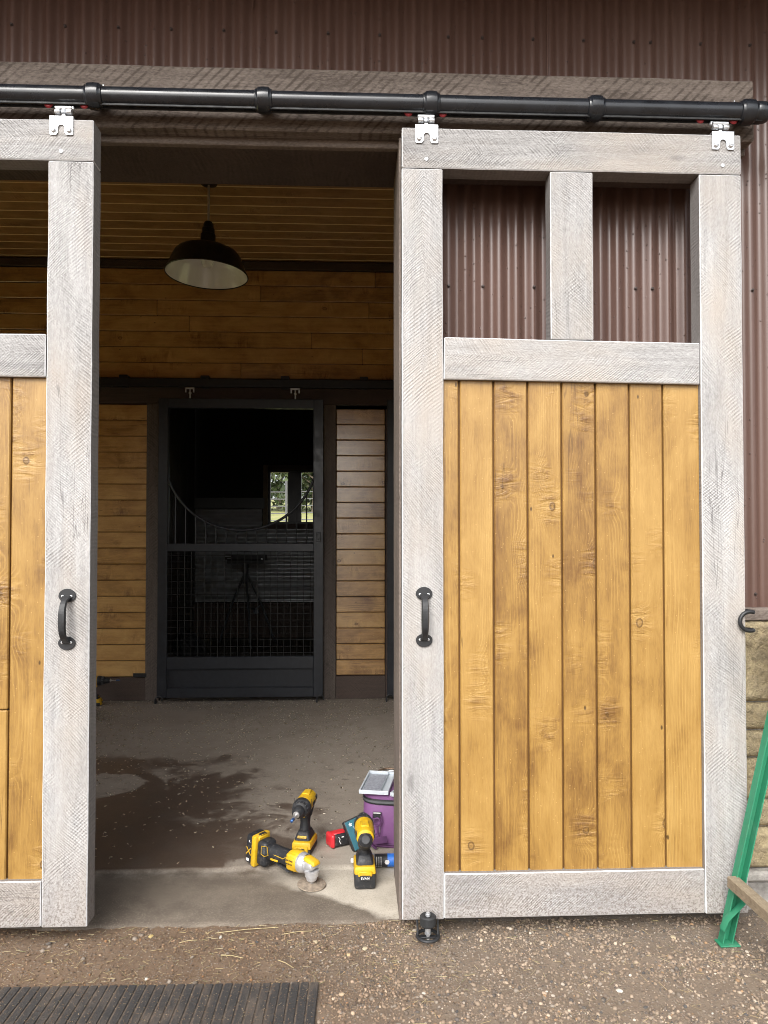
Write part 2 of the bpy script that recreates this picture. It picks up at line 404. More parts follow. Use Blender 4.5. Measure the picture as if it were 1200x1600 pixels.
def mat_rubber():
    k = NT('dirty_rubber_mat'); P = k.obj()
    a = k.noise(k.vmul(P, (9, 5, 1)), 1, 5, .7, .4); b = k.noise(P, 150, 4, .75)
    c = k.mix(k.rng(b, .3, .7), (.022, .021, .022), (.055, .052, .05))
    c = k.mix(k.rng(a, .46, .66, 0, .85), c, (.12, .095, .075))
    c = k.mix(k.rng(k.noise(P, 420, 2, .8), .66, .70, 0, .9), c, (.33, .27, .19))
    k.base(c); k.rough(.75); k.bump(k.math('ADD', b, k.noise(P, 45, 4, .7)), .004, 1); return k.m
M['mat'] = mat_rubber()
M['mat_dirt'] = plain('groove_dirt', (.11, .085, .065), .9, var=.5, scale=60, bump=.002)

def tray_mat():
    k = NT('frosted_clear_plastic'); P = k.obj()
    k.base((.50, .54, .58)); k.rough(.28); k.b.inputs['Coat Weight'].default_value = .4
    return k.m
M['tray'] = tray_mat()
def glass_mat():
    k = NT('window_glass'); k.base((1, 1, 1)); k.rough(.0)
    k.b.inputs['Transmission Weight'].default_value = 1; k.b.inputs['IOR'].default_value = 1.0
    k.b.inputs['Specular IOR Level'].default_value = .3
    return k.m
M['glass'] = glass_mat()

# ------------------------------------------------------------------ mesh helpers
def tagit(o, label=None, cat=None, group=None, kind=None):
    if label: o['label'] = label
    if cat: o['category'] = cat
    if group: o['group'] = group
    if kind: o['kind'] = kind
    return o
def empty(name, loc=(0, 0, 0), rot=(0, 0, 0), **kw):
    o = bpy.data.objects.new(name, None); o.empty_display_size = .05
    o.location = loc; o.rotation_euler = rot; col.objects.link(o)
    return tagit(o, **kw)

class MB:
    """collects shapes and links them as one mesh object"""
    def __init__(s, *mats):
        s.bm = bmesh.new(); s.mats = list(mats)
    def _merge(s, t, mi, smooth, mat):
        if mat is not None: bmesh.ops.transform(t, matrix=mat, verts=t.verts)
        vs_ = {v: s.bm.verts.new(v.co) for v in t.verts}
        for f in t.faces:
            try: nf = s.bm.faces.new([vs_[v] for v in f.verts])
            except ValueError: continue
            nf.material_index = f.material_index if mi is None else mi
            nf.smooth = smooth if smooth is not None else f.smooth
        t.free()
    def box(s, c, size, bevel=0, seg=1, mi=0, mat=None, rot=None, edge_mi=None, smooth=False, taper=None):
        t = bmesh.new(); bmesh.ops.create_cube(t, size=1)
        bmesh.ops.scale(t, vec=size, verts=t.verts)
        if taper:
            for v in t.verts:
                if v.co.z > 0: v.co.x *= taper[0]; v.co.y *= taper[1]
        for f in t.faces: f.material_index = mi
        if bevel:
            old = set(t.faces)
            r = bmesh.ops.bevel(t, geom=list(t.edges), offset=bevel, segments=seg, affect='EDGES', profile=.5)
            if edge_mi is not None:
                for f in r['faces']: f.material_index = edge_mi
            if smooth is None or seg > 1:
                for f in r['faces']: f.smooth = True
        m = Matrix.Translation(c)
        if rot is not None: m = m @ rot
        if mat is not None: m = mat @ m
        s._merge(t, None, None if (smooth is None or seg > 1) else smooth, m); return s
    def lathe(s, prof, seg=24, mi=0, mat=None, cap=True):
        """prof: [(r, h)], axis = local Z"""
        t = bmesh.new(); rings = []
        for r, h in prof:
            if r <= 1e-6: rings.append([t.verts.new((0, 0, h))])
            else: rings.append([t.verts.new((r * math.cos(2 * math.pi * i / seg), r * math.sin(2 * math.pi * i / seg), h)) for i in range(seg)])
        for a, b in zip(rings, rings[1:]):
            for i in range(seg):
                j = (i + 1) % seg
                if len(a) == 1 and len(b) == 1: continue
                if len(a) == 1: t.faces.new((a[0], b[j], b[i]))
                elif len(b) == 1: t.faces.new((a[i], a[j], b[0]))
                else: t.faces.new((a[i], a[j], b[j], b[i]))
        for f in t.faces: f.smooth = True
        if cap:
            for rg, rev in ((rings[0], True), (rings[-1], False)):
                if len(rg) > 1: t.faces.new(rg[::-1] if rev else rg)
        s._merge(t, mi, None, mat); return s
    def tube(s, pts, r, seg=10, mi=0, mat=None, closed=False, flat=None):
        """r: number or list; flat=(a,b) scales the section"""
        t = bmesh.new(); pts = [Vector(p) for p in pts]; n = len(pts); rings = []
        up = None
        for i, p in enumerate(pts):
            a = pts[(i - 1) % n] if (closed or i > 0) else p; b = pts[(i + 1) % n] if (closed or i < n - 1) else p
            d = (b - a).normalized()
            if up is None:
                up = Vector((0, 0, 1)) if abs(d.z) < .9 else Vector((1, 0, 0))
            x = d.cross(up).normalized(); y = x.cross(d).normalized(); up = y
            rr = r[i] if isinstance(r, (list, tuple)) else r
            fa, fb = flat or (1, 1)
            rings.append([t.verts.new(p + x * (rr * fa * math.cos(2 * math.pi * k / seg)) + y * (rr * fb * math.sin(2 * math.pi * k / seg))) for k in range(seg)])
        m = n if closed else n - 1
        for i in range(m):
            A, B = rings[i], rings[(i + 1) % n]
            for k in range(seg):
                f = t.faces.new((A[k], A[(k + 1) % seg], B[(k + 1) % seg], B[k])); f.smooth = True
        if not closed:
            t.faces.new(rings[0][::-1]); t.faces.new(rings[-1])
        s._merge(t, mi, None, mat); return s
    def prism(s, poly, depth, mi=0, mat=None, bevel=0):
        """poly in local XZ, extruded along +Y by depth"""
        t = bmesh.new()
        a = [t.verts.new((x, 0, z)) for x, z in poly]; b = [t.verts.new((x, depth, z)) for x, z in poly]
        n = len(poly)
        t.faces.new(a); t.faces.new(b[::-1])
        for i in range(n): t.faces.new((a[i], b[i], b[(i + 1) % n], a[(i + 1) % n]))
        bmesh.ops.recalc_face_normals(t, faces=t.faces)
        if bevel: bmesh.ops.bevel(t, geom=list(t.edges), offset=bevel, segments=1, affect='EDGES')
        s._merge(t, mi, False, mat); return s
    def text(s, body, size, mat, mi=0, depth=.0004):
        cu = bpy.data.curves.new('t', 'FONT'); cu.body = body; cu.size = size; cu.extrude = depth
        cu.align_x = 'CENTER'; cu.align_y = 'CENTER'; cu.resolution_u = 3
        ob = bpy.data.objects.new('t', cu)
        me = bpy.data.meshes.new_from_object(ob)
        t = bmesh.new(); t.from_mesh(me)
        bpy.data.objects.remove(ob); bpy.data.meshes.remove(me); bpy.data.curves.remove(cu)
        s._merge(t, mi, False, mat); return s
    def build(s, name, parent=None, loc=(0, 0, 0), rot=(0, 0, 0), **kw):
        bmesh.ops.recalc_face_normals(s.bm, faces=s.bm.faces)
        me = bpy.data.meshes.new(name); s.bm.to_mesh(me); s.bm.free()
        for m in s.mats: me.materials.append(m)
        if any(p.use_smooth for p in me.polygons): me.set_sharp_from_angle(angle=R(38))
        o = bpy.data.objects.new(name, me); col.objects.link(o)
        o.location = loc; o.rotation_euler = rot
        if parent: o.parent = parent
        return tagit(o, **kw)

def pydata(name, v, f, mats, parent=None, smooth=False, **kw):
    me = bpy.data.meshes.new(name); me.from_pydata(v, [], f)
    for m in mats: me.materials.append(m)
    if smooth: me.polygons.foreach_set('use_smooth', [True] * len(me.polygons))
    me.update()
    o = bpy.data.objects.new(name, me); col.objects.link(o)
    if parent: o.parent = parent
    return tagit(o, **kw)

def plank(name, x0, x1, z0, z1, y0, th, mat, parent, along='z', bevel=.002, edge=None, side=None, tilt=0, wob=0, base=(0, 0, 0), **kw):
    """board occupying x0..x1, z0..z1, front face at y0, its length along local Z so the grain follows"""
    W, H = x1 - x0, z1 - z0
    mats = [mat, edge or mat, side or mat]
    m = MB(*mats)
    L, B = (H, W) if along == 'z' else (W, H)
    t = bmesh.new(); bmesh.ops.create_cube(t, size=1)
    bmesh.ops.scale(t, vec=(B, th, L), verts=t.verts)
    t.normal_update()
    for f in t.faces: f.material_index = 0 if f.normal.y < -.5 else 2
    if wob:   # hand-cut edges: split along the length and shift a little
        n = max(2, int(L / .09))
        ed = [e for e in t.edges if abs((e.verts[0].co - e.verts[1].co).z) > L * .9]
        bmesh.ops.subdivide_edges(t, edges=ed, cuts=n, use_grid_fill=True)
        sd_ = random.random() * 100
        for v in t.verts:
            q = noise.noise(Vector((v.co.x * 8 + sd_, v.co.y * 3, v.co.z * 5)))
            q2 = noise.noise(Vector((v.co.x * 8 + sd_, v.co.y * 3, v.co.z * 33)))
            v.co.x += wob * (q + .5 * q2)
            if v.co.y < 0: v.co.y += wob * .6 * q
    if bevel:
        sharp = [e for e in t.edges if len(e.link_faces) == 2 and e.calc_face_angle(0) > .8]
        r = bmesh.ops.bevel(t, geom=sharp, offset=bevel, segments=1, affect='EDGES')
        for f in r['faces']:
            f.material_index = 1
    m._merge(t, None, False, None)
    loc = ((x0 + x1) / 2 - base[0], y0 + th / 2 - base[1], (z0 + z1) / 2 - base[2])
    rot = (0, (0 if along == 'z' else math.pi / 2) + tilt, 0)
    return m.build(name, parent, loc, rot, **kw)

# ================================================================== SETTING
# ground ------------------------------------------------------------
def axis(fine0, fine1, step, far):
    a = list(np.arange(fine0, fine1, step)); s_ = step
    hi = []; x = a[-1]
    while x < far: s_ *= 1.35; x += s_; hi.append(x)
    lo = []; x = a[0]; s_ = step
    while x > -far: s_ *= 1.35; x -= s_; lo.append(x)
    return lo[::-1] + a + hi
GZ = -.022
def gheight(x, y):
    f = .022 * math.exp(-((x - .22) ** 2 + (y - 2.2) ** 2) / .012)
    h = .006 * noise.noise(Vector((x * 3, y * 3, 0))) + .004 * noise.noise(Vector((x * 14, y * 14, 3))) + .0028 * noise.noise(Vector((x * 55, y * 55, 5)))
    g = GZ + h
    if y > 2.16: g = min(GZ + .006, g + (y - 2.16) * .03)
    return g + f
xs = axis(-1.35, 1.75, .016, 300)
ysl = [2.42]; y_ = 2.42
while y_ > 1.5: y_ -= .016; ysl.append(y_)
s_ = .016
while y_ > -300: s_ *= 1.3; y_ -= s_; ysl.append(y_)
V = []; Fc = []
for y in ysl:
    for x in xs:
        V.append((x, y, gheight(x, y) if (abs(x) < 3 and y > 0) else GZ))
nx = len(xs)
for j in range(len(ysl) - 1):
    for i in range(nx - 1):
        a = j * nx + i; Fc.append((a, a + nx, a + nx + 1, a + 1))
ground = pydata('ground', V, Fc, [M['ground']], smooth=True, kind='structure')

# hillside meadow behind the barn ------------------------------------
V = []; Fc = []
ys2 = [2.43, 5.7, 9.25, 9.6, 11, 14, 18, 24, 32, 42, 55, 75, 110, 160]; xs2 = list(np.linspace(-80, 80, 41))
def hill(x, y):
    if y < 10: return -.03
    return -.03 + 1.35 * min(1, (y - 10) / 9) + max(0, y - 17) * .068 + .25 * noise.noise(Vector((x * .15, y * .15, 0))) * min(1, (y - 10) / 10)
for y in ys2:
    for x in xs2: V.append((x, y, hill(x, y)))
for j in range(len(ys2) - 1):
    for i in range(40):
        a = j * 41 + i; Fc.append((a, a + 1, a + 42, a + 41))
pydata('meadow', V, Fc, [M['grass']], smooth=True, kind='structure')

# floor slab ----------------------------------------------------------
V = []; Fc = []
fx = list(np.arange(-4, 3.01, .05)); fy = [2.302, 2.305, 2.33, 2.4, 2.5, 2.6, 2.655, 2.672, 2.682, 2.70] + list(np.arange(2.8, 5.8, .1))
def fz(x, y):
    if y <= 2.303: return -.10
    n = .002 * noise.noise(Vector((x * 4, y * 4, 0)))
    if y < 2.675: return -.006 - .006 * (2.675 - y) / .37 + n * 1.4 - (.006 if y < 2.31 else 0)
    return 0 + n * .5
for y in fy:
    for x in fx:
        yy = y + (.006 * noise.noise(Vector((x * 9, 0, 0))) if y < 2.72 else 0)
        if y < 2.31: yy = y + .005 * noise.noise(Vector((x * 14, 0, 0)))
        V.append((x, yy, fz(x, y)))
n = len(fx)
for j in range(len(fy) - 1):
    for i in range(n - 1):
        a = j * n + i; Fc.append((a, a + 1, a + n + 1, a + n))
pydata('floor_slab', V, Fc, [M['floor']], smooth=True, kind='structure')
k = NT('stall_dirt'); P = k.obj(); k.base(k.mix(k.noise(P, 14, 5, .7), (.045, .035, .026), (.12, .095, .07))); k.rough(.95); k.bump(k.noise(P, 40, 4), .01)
MB(k.m).box((-.9, 7.5, -.03), (6, 3.5, .05)).build('stall_floor', kind='structure')

# ceiling --------------------------------------------------------------
CZ = 3.418
ceil = empty('ceiling', (0, 4, CZ), kind='structure')
y = 2.66
i = 0
while y < 5.55:
    o = MB(M['pine_ceil'], M['pine_highlight']).box((0, 0, 0), (.1215, .018, 7.2), .005, mi=0, edge_mi=1).build('ceiling_board', ceil, (-.5, y + .0625 - 4, .012), (0, math.pi / 2, 0))
    o.rotation_euler = Matrix(((0, 0, 1), (1, 0, 0), (0, 1, 0))).to_euler()
    y += .1245; i += 1
MB(M['pine_ceil']).box((-.4, .1, .035), (7.2, 3.1, .012)).build('ceiling_backing', ceil)

# ================================================================== BARN FRONT WALL
BX0, BX1 = -4.0, 4.0
OX0, OX1 = -1.95, .140          # door opening
HZ = 2.545
front = empty('barn_front_wall', (0, 2.4, 0), label='dark brown corrugated steel barn wall framing the wide doorway', cat='wall')
def ch(o): return o
def wall_box(name, x0, x1, y0, y1, z0, z1, mat, parent, base=(0, 2.4, 0), bevel=0):
    return MB(mat).box(((x0 + x1) / 2 - base[0], (y0 + y1) / 2 - base[1], (z0 + z1) / 2 - base[2]), (x1 - x0, y1 - y0, z1 - z0), bevel).build(name, parent)
wall_box('wall_core', OX1 + .03, BX1, 2.40, 2.62, -.1, 3.6, M['brown_dark'], front)
wall_box('wall_core', BX0, OX0 - .03, 2.40, 2.62, -.1, 3.6, M['brown_dark'], front)
wall_box('wall_core', OX0 - .03, OX1 + .03, 2.402, 2.62, HZ + .03, 3.6, M['brown_dark'], front)
# corrugated sheets
def corrugated(x0, x1, z0, z1, name):
    p = .0584; n = int((x1 - x0) / p * 16); V = []; F = []
    zs = np.linspace(z0, z1, 5)
    for j, z in enumerate(zs):
        for i in range(n + 1):
            x = x0 + (x1 - x0) * i / n
            am = .0078 * (1 + .06 * math.sin(x * 37))
            yy = -am * math.cos(2 * math.pi * (x - .313) / p)
            # sheet laps: one flatter rib now and then
            V.append((x, -.0125 + yy, z))
    for j in range(4):
        for i in range(n):
            a = j * (n + 1) + i; F.append((a, a + 1, a + n + 2, a + n + 1))
    return pydata(name, V, F, [M['corr']], front, smooth=True)
corrugated(OX1 + .02, .655, .984, 3.6, 'metal_siding'); corrugated(.655, 1.53, .984, 3.6, 'metal_siding'); corrugated(1.53, BX1, .984, 3.6, 'metal_siding')
corrugated(OX0, OX1 + .02, HZ + .06, 3.6, 'metal_siding'); corrugated(BX0, OX0, .984, 3.6, 'metal_siding')
M['screw'] = plain('painted_screw', (.045, .028, .023), .5)
sc_ = MB(M['screw'])
for z in (2.075, 1.03, 2.93):
    for i in (-40, -37, -34, -31, -28, -25, -22, -19, -16, -13, -10, -7, -4, 0, 2, 5, 8, 11, 12, 15, 18, 21, 24):
        x = .313 + .0584 * i
        if z < HZ and x < .16: continue
        sc_.lathe([(.0, -.0), (.0058, 0), (.0054, .002), (.0036, .003), (.0036, .0065), (0, .007)], 8, mat=Matrix.Translation((x, -.0215, z)) @ Matrix.Rotation(R(90), 4, 'X'))
sc_.build('siding_screws', front, kind='stuff')
for x in (.655, 1.53, -.35): MB(M['corr']).box((x, -.0215, 3.3 if x < 0 else 2.29), (.006, .004, .58 if x < 0 else 2.6), .001).build('sheet_lap', front)
# header, head jamb and side jambs
B0 = (0, 2.4, 0)
plank('header_board', -2.6, 1.332, 2.549, 2.755, 2.300, .052, M['brown'], front, 'x', .005, wob=.002, base=B0)
plank('light_stop_board', .18, 1.222, 2.408, 2.547, 2.304, .048, M['brown_dark'], front, 'x', .002, base=B0)  # added unseen board, keeps light over the door top off the siding
plank('header_backing', -2.6, 1.330, 2.528, 2.560, 2.354, .026, M['brown_plain'], front, 'x', .003, wob=.001, base=B0)
wall_box('head_jamb', OX0, OX1, 2.381, 2.635, HZ - .008, HZ + .03, M['brown_dark'], front)
wall_box('header_flashing', -2.6, 1.34, 2.352, 2.384, 2.565, 2.75, M['brown_dark'], front)
for xa, xb in ((OX1, OX1 + .03), (OX0 - .03, OX0)):
    plank('side_jamb', xa, xb, 0 - .01, HZ - .009, 2.302, .333, M['brown_plain'], front, 'z', .003, wob=.001, base=B0)
MB(M['footing']).box((OX1 - .001, -.06, .09), (.05, .07, .17), .02).build('jamb_foot', front) if False else None
plank('sill_board', OX1 + .04, BX1, .944, .984, 2.335, .06, M['brown'], front, 'x', .003, base=B0)
# eave overhang above the doors
wall_box('eave_soffit', BX0, BX1, 1.72, 2.62, 3.22, 3.26, M['brown_dark'], front)
wall_box('eave_fascia', BX0, BX1, 1.68, 1.718, 3.16, 3.45, M['brown'], front)
wall_box('roof_plane', BX0, BX1, 1.66, 2.62, 3.46, 3.50, M['corr'], front)
# interior lining of the front wall
wall_box('inner_lining', OX1 + .031, BX1, 2.622, 2.640, 0, 3.42, M['pine_in'], front)
wall_box('inner_lining', BX0, OX0 - .031, 2.622, 2.640, 0, 3.42, M['pine_in'], front)
wall_box('inner_lining', OX0 - .03, OX1 + .03, 2.622, 2.640, HZ + .031, 3.42, M['pine_in'], front)

# stone wainscot --------------------------------------------------------
wains = empty('stone_wainscot', (1.3, 2.36, 0), label='tan sandstone block base below the corrugated siding, beside the open door', cat='stone wall')
def stone(x0, x1, z0, z1, rough_amp, parent=wains):
    g = .004; nxx = max(3, int((x1 - x0) / .012)); nz = max(3, int((z1 - z0) / .012))
    V = []; F = []; sd_ = random.random() * 50
    for j in range(nz + 1):
        for i in range(nxx + 1):
            u, v_ = i / nxx, j / nz
            x = x0 + g + (x1 - x0 - 2 * g) * u; z = z0 + g + (z1 - z0 - 2 * g) * v_
            e = min(u, 1 - u) * (x1 - x0); e2 = min(v_, 1 - v_) * (z1 - z0)
            ed = min(1, min(e, e2) / .010)
            p = Vector((x * 13 + sd_, 0, z * 13)); p2 = p * 3.1
            d = rough_amp * (.7 * noise.noise(p) + .6 * abs(noise.noise(p2))) + .010 * ed ** .5
            jit = .0016
            V.append((x - 1.3 + jit * noise.noise(p2 * 2), -.018 - d * ed, z + jit * noise.noise(p2 * 2 + Vector((9, 9, 9)))))
    for j in range(nz):
        for i in range(nxx):
            a = j * (nxx + 1) + i; F.append((a, a + 1, a + nxx + 2, a + nxx + 1))
    b = len(V)
    rim = [i for i in range(nxx + 1)] + [j * (nxx + 1) + nxx for j in range(1, nz + 1)] + [nz * (nxx + 1) + i for i in range(nxx - 1, -1, -1)] + [j * (nxx + 1) for j in range(nz - 1, 0, -1)]
    for r in rim: V.append((V[r][0], .03, V[r][2]))
    m = len(rim)
    for q in range(m): F.append((rim[q], b + q, b + (q + 1) % m, rim[(q + 1) % m]))
    return pydata('stone', V, F, [M['stone']], parent, smooth=True)
rows = [(.671, .944), (.578, .671), (.486, .578), (.347, .486), (.256, .347), (.119, .256)]
random.seed(21)
for r_i, (za, zb) in enumerate(rows):
    x = .19 + random.random() * .1; nxt = [1.238, 1.238, 1.236, 1.237, 1.239, 1.238][r_i]
    edges = [.18, .62, nxt]
    xx = nxt
    while xx < 2.4:
        xx += (.30 if zb - za > .12 else .22) * random.uniform(.75, 1.3); edges.append(xx)
    for a, b in zip(edges, edges[1:]): stone(a, b, za, zb, .016 if zb - za > .12 else .009)
MB(M['mortar']).box((.13, .012, .53), (2.46, .03, .83)).build('mortar_bed', wains)
MB(M['mortar']).box((.13, -.01, .1), (2.46, .07, .034), .008).build('mortar_ledge', wains)
MB(M['footing']).box((.13, .0, .005), (2.46, .06, .155), .01).build('footing', wains)

# ================================================================== DOORS
FR, BK = 2.200, 2.266
def hanger(root, x, base, zt=2.52):
    """zinc bracket on the top rail, bolt and trolley yoke up to the track"""
    hb = (x - base[0], 2.199 - base[1], 2.508 - base[2])
    w_, ht = .0355, .050
    poly = [(-w_, .008), (-w_, -ht + .002), (-w_ + .004, -ht), (-.016, -ht), (-.0105, -.042), (-.0105, -.028)]
    poly += [(.0105 * math.cos(a), -.028 + .0105 * math.sin(a)) for a in np.linspace(math.pi * .85, math.pi * .15, 6)]
    poly += [(.0105, -.028), (.0105, -.042), (.016, -ht), (w_ - .004, -ht), (w_, -ht + .002), (w_, .008)]
    b = MB(M['zinc']); b.prism(poly, .004, mat=Matrix.Translation((0, -.004, 0)))
    b.box((0, .027, .006), (.071, .060, .005), .001)
    h = b.build('hanger', root, hb)
    for sx in (-.024, .024):
        MB(M['zinc']).lathe([(0, 0), (.0085, 0), (.0085, .003), (.006, .006), (0, .0072)], 12, mat=Matrix.Translation((sx, -.004, -.0355)) @ Matrix.Rotation(R(90), 4, 'X')).box((sx, -.0115, -.0355), (.011, .0015, .003)).build('bolt', h)
    MB(M['zinc']).lathe([(.0055, .004), (.0055, .034)], 12, mat=Matrix.Translation((0, .020, 0))).lathe([(.0095, .016), (.0095, .022)], 6, mat=Matrix.Translation((0, .020, 0))).build('stem', h)
    y = MB(M['zinc'])
    RX = Matrix.Rotation(R(90), 4, 'Y')
    y.lathe([(.0062, -.025), (.0062, .025)], 14, mat=Matrix.Translation((0, .014, .043)) @ RX)
    for s in (-1, 1):
        y.lathe([(.0075, -.008), (.0085, -.006), (.0085, .006), (.0075, .008)], 14, mat=Matrix.Translation((s * .0175, .012, .030)) @ RX)
    y.lathe([(0, -.009), (.0085, -.005), (.0095, 0), (.0085, .005), (0, .009)], 14, mat=Matrix.Translation((0, .014, .031)))
    y.box((0, .030, .052), (.052, .012, .012), .002)
    y.build('trolley_yoke', h)
    for s in (-1, 1):
        MB(M['red_rubber']).lathe([(.010, -.004), (.014, 0), (.010, .004)], 16, mat=Matrix.Translation((s * .055, .034, .069)) @ Matrix.Rotation(R(90), 4, 'X')).build('trolley_wheel', h)
def pull(root, x, z, base):
    Hh = .092
    pts = []; rr = []
    for t in np.linspace(-1, 1, 21):
        z_ = t * .071; yb = -.008 - .034 * (1 - abs(t) ** 3.2)
        pts.append((0, yb, z_)); rr.append(.0085 + .0035 * math.cos(t * 1.4) + (.005 if abs(t) > .9 else 0))
    m_ = MB(M['iron']); t = bmesh.new(); rings = []
    for (p, r_) in zip(pts, rr):
        hw, ht = r_, .0055
        sec = [(-hw, .4 * ht), (-hw * .72, -ht), (hw * .72, -ht), (hw, .4 * ht), (hw * .6, ht), (-hw * .6, ht)]
        rings.append([t.verts.new((p[0] + a, p[1] + b, p[2])) for a, b in sec])
    for A, B in zip(rings, rings[1:]):
        for q in range(6): t.faces.new((A[q], A[(q + 1) % 6], B[(q + 1) % 6], B[q]))
    t.faces.new(rings[0]); t.faces.new(rings[-1][::-1])
    m_._merge(t, 0, False, None)
    h = m_.build('pull_handle', root, (x - base[0], 2.199 - base[1], z - base[2]))
    for s in (1, -1):
        poly = []
        for a in np.linspace(0, 2 * math.pi, 20, endpoint=False):
            px, pz = .026 * math.cos(a), .019 * math.sin(a)
            if s * pz > 0: pz *= 1.15
            poly.append((px, pz + s * (Hh - .021)))
        p = MB(M['iron']); p.prism(poly, .004, mat=Matrix.Translation((0, -.004, 0)), bevel=.0008); p.build('mounting_plate', h)
        for sx in (-.013, .013):
            MB(M['zinc']).lathe([(0, 0), (.0042, 0), (.0036, .0018), (0, .0025)], 10, mat=Matrix.Translation((sx, -.0042, s * (Hh - .022))) @ Matrix.Rotation(R(90), 4, 'X')).build('screw', h)

def make_door(x0, x1, lab, mid_tilt, boards_from, split=None):
    """sliding door: x0..x1 across, front face at FR"""
    base = (x0, FR, .045)
    root = empty('sliding_barn_door', base, label=lab, cat='door', group='sliding barn doors on the black track')
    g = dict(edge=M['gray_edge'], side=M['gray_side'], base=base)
    T = BK - FR; sw = .1285
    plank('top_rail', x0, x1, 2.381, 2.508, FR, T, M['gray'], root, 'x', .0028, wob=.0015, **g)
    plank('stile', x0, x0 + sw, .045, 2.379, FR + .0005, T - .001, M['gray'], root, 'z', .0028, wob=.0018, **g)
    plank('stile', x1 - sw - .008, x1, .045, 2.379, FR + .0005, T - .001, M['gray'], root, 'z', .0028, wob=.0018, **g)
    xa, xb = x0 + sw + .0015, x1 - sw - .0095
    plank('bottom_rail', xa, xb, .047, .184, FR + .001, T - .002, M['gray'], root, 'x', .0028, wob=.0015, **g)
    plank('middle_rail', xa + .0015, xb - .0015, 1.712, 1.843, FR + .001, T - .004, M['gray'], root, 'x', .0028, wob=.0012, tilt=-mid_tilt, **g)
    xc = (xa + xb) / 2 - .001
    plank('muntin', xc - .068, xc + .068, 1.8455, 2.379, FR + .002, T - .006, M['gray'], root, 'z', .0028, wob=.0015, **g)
    # boards
    bp = .1087
    e = boards_from
    while e[0] > xa - .001 and len(e) < 20 and e[0] - bp > xa: e.insert(0, e[0] - bp)
    while e[-1] + bp < xb: e.append(e[-1] + bp)
    e = [xa - .006] + [q for q in e if xa + .01 < q < xb - .01] + [xb + .006]
    for i, (a, b) in enumerate(zip(e, e[1:])):
        spans = [(.178, 1.735)]
        if split is not None and abs((a + b) / 2 - split[0]) < .05: spans = [(.178, split[1]), (split[1] + .003, 1.735)]
        for za, zb in spans:
            o = MB(M['pine'], M['pine_groove'])
            L = zb - za; wd = b - a
            o.box((0, 0, 0), (wd - .0055, .016, L), .0032, mi=0)
            o.box((wd / 2, .006, 0), (.007, .004, L - .002), mi=1)
            o.build('panel_board', root, ((a + b) / 2 - base[0], FR + .026 - base[1] + random.uniform(-.0006, .0006), (za + zb) / 2 - base[2]), (0, 0, 0))
    MB(M['brown_dark']).box(((xa + xb) / 2 - base[0], .045, (.178 + 1.72) / 2 - base[2]), (xb - xa + .01, .012, 1.55)).build('panel_back', root)
    for hx in (x0 + .078, x1 - .060) if x0 > 0 else (x0 + .06, x1 - .096):
        hanger(root, hx, base)
        MB(M['zinc']).lathe([(0, 0), (.0065, 0), (.0055, .003), (0, .004)], 12, mat=Matrix.Translation((hx - base[0] - .001, -.0005, 2.408 - base[2])) @ Matrix.Rotation(R(90), 4, 'X')).build('rail_bolt', root)
    return root, base
random.seed(5)
dR, bR = make_door(.143, 1.229, 'fully open grey framed barn door with all its golden pine boards in view', -.011, [.3245])
dL, bL = make_door(-1.896, -.810, 'grey framed barn door at the doorway\'s edge, cut off by the picture with one board in view', .0, [-1.058], split=(-1.10, .693))
pull(dR, .211, .975, bR); pull(dL, -.876, .972, bL)
# curved edge pull
h = MB(M['iron'])
h.tube([(.032 * math.cos(a) * 1.0, -.012, .030 * math.sin(a)) for a in np.linspace(R(70), R(290), 18)], .0062, 10)
h.tube([(.032 * math.cos(R(70)), -.012, .030 * math.sin(R(70))), (.018, .0, .029), (.012, .03, .029)], .006, 8)
h.tube([(.032 * math.cos(R(290)), -.012, -.030 * math.sin(R(70))), (.018, .0, -.029), (.012, .03, -.029)], .006, 8)
h.build('edge_pull', dR, (1.236 - bR[0], .0, .958 - bR[2]))

# track ------------------------------------------------------------------
TY, TZ, TR = 2.235, 2.604, .0285
track = empty('door_track', (0, TY, TZ), label='black round pipe track carrying the sliding doors across the header', cat='track')
RY = Matrix.Rotation(R(90), 4, 'Y')
p = MB(M['black_pipe'])
p.lathe([(TR, -2.55), (TR, 1.318)], 40, mat=RY)
p.build('pipe', track)
p = MB(M['rubber'])
for s in (-1, 1): p.box((-.615, s * .010, -TR - .001), (3.86, .004, .007), .001)
p.build('pipe_slot', track)
MB(M['black_pipe']).lathe([(.0, .024), (.030, .022), (.033, .012), (.033, -.014), (.029, -.02)], 32, mat=Matrix.Translation((1.312, 0, 0)) @ RY).build('end_cap', track)
for X in (-1.88, -1.35, -.819, -.292, .238, .768, 1.268):
    c = MB(M['black_pipe'])
    c.lathe([(.0285, -.028), (.0325, -.026), (.0335, -.021), (.0375, -.017), (.039, 0), (.0375, .017), (.0335, .021), (.0325, .026), (.0285, .028)], 32, mat=Matrix.Translation((X, 0, 0)) @ RY, cap=False)
    c.tube([(X + .008 + .013 * math.cos(a), .048, .030 + .016 * math.sin(a)) for a in np.linspace(0, 2 * math.pi, 14, endpoint=False)], .0045, 8, closed=True)
    c.box((X + .002, .045, .012), (.044, .036, .034), .006)
    c.box((X + .002, .020, .026), (.036, .036, .02), .007)
    c.build('track_bracket', track)
wm = MB(M['zinc'])   # old screw holes/caulk dots above the brackets
for X in (-.819, -.292, .238, .768, 1.262): wm.lathe([(0, 0), (.0028, 0), (.002, .0012), (0, .0015)], 8, mat=Matrix.Translation((X + .002, .0645, .078)) @ Matrix.Rotation(R(90), 4, 'X'))
wm.build('header_nails', track, kind='stuff')

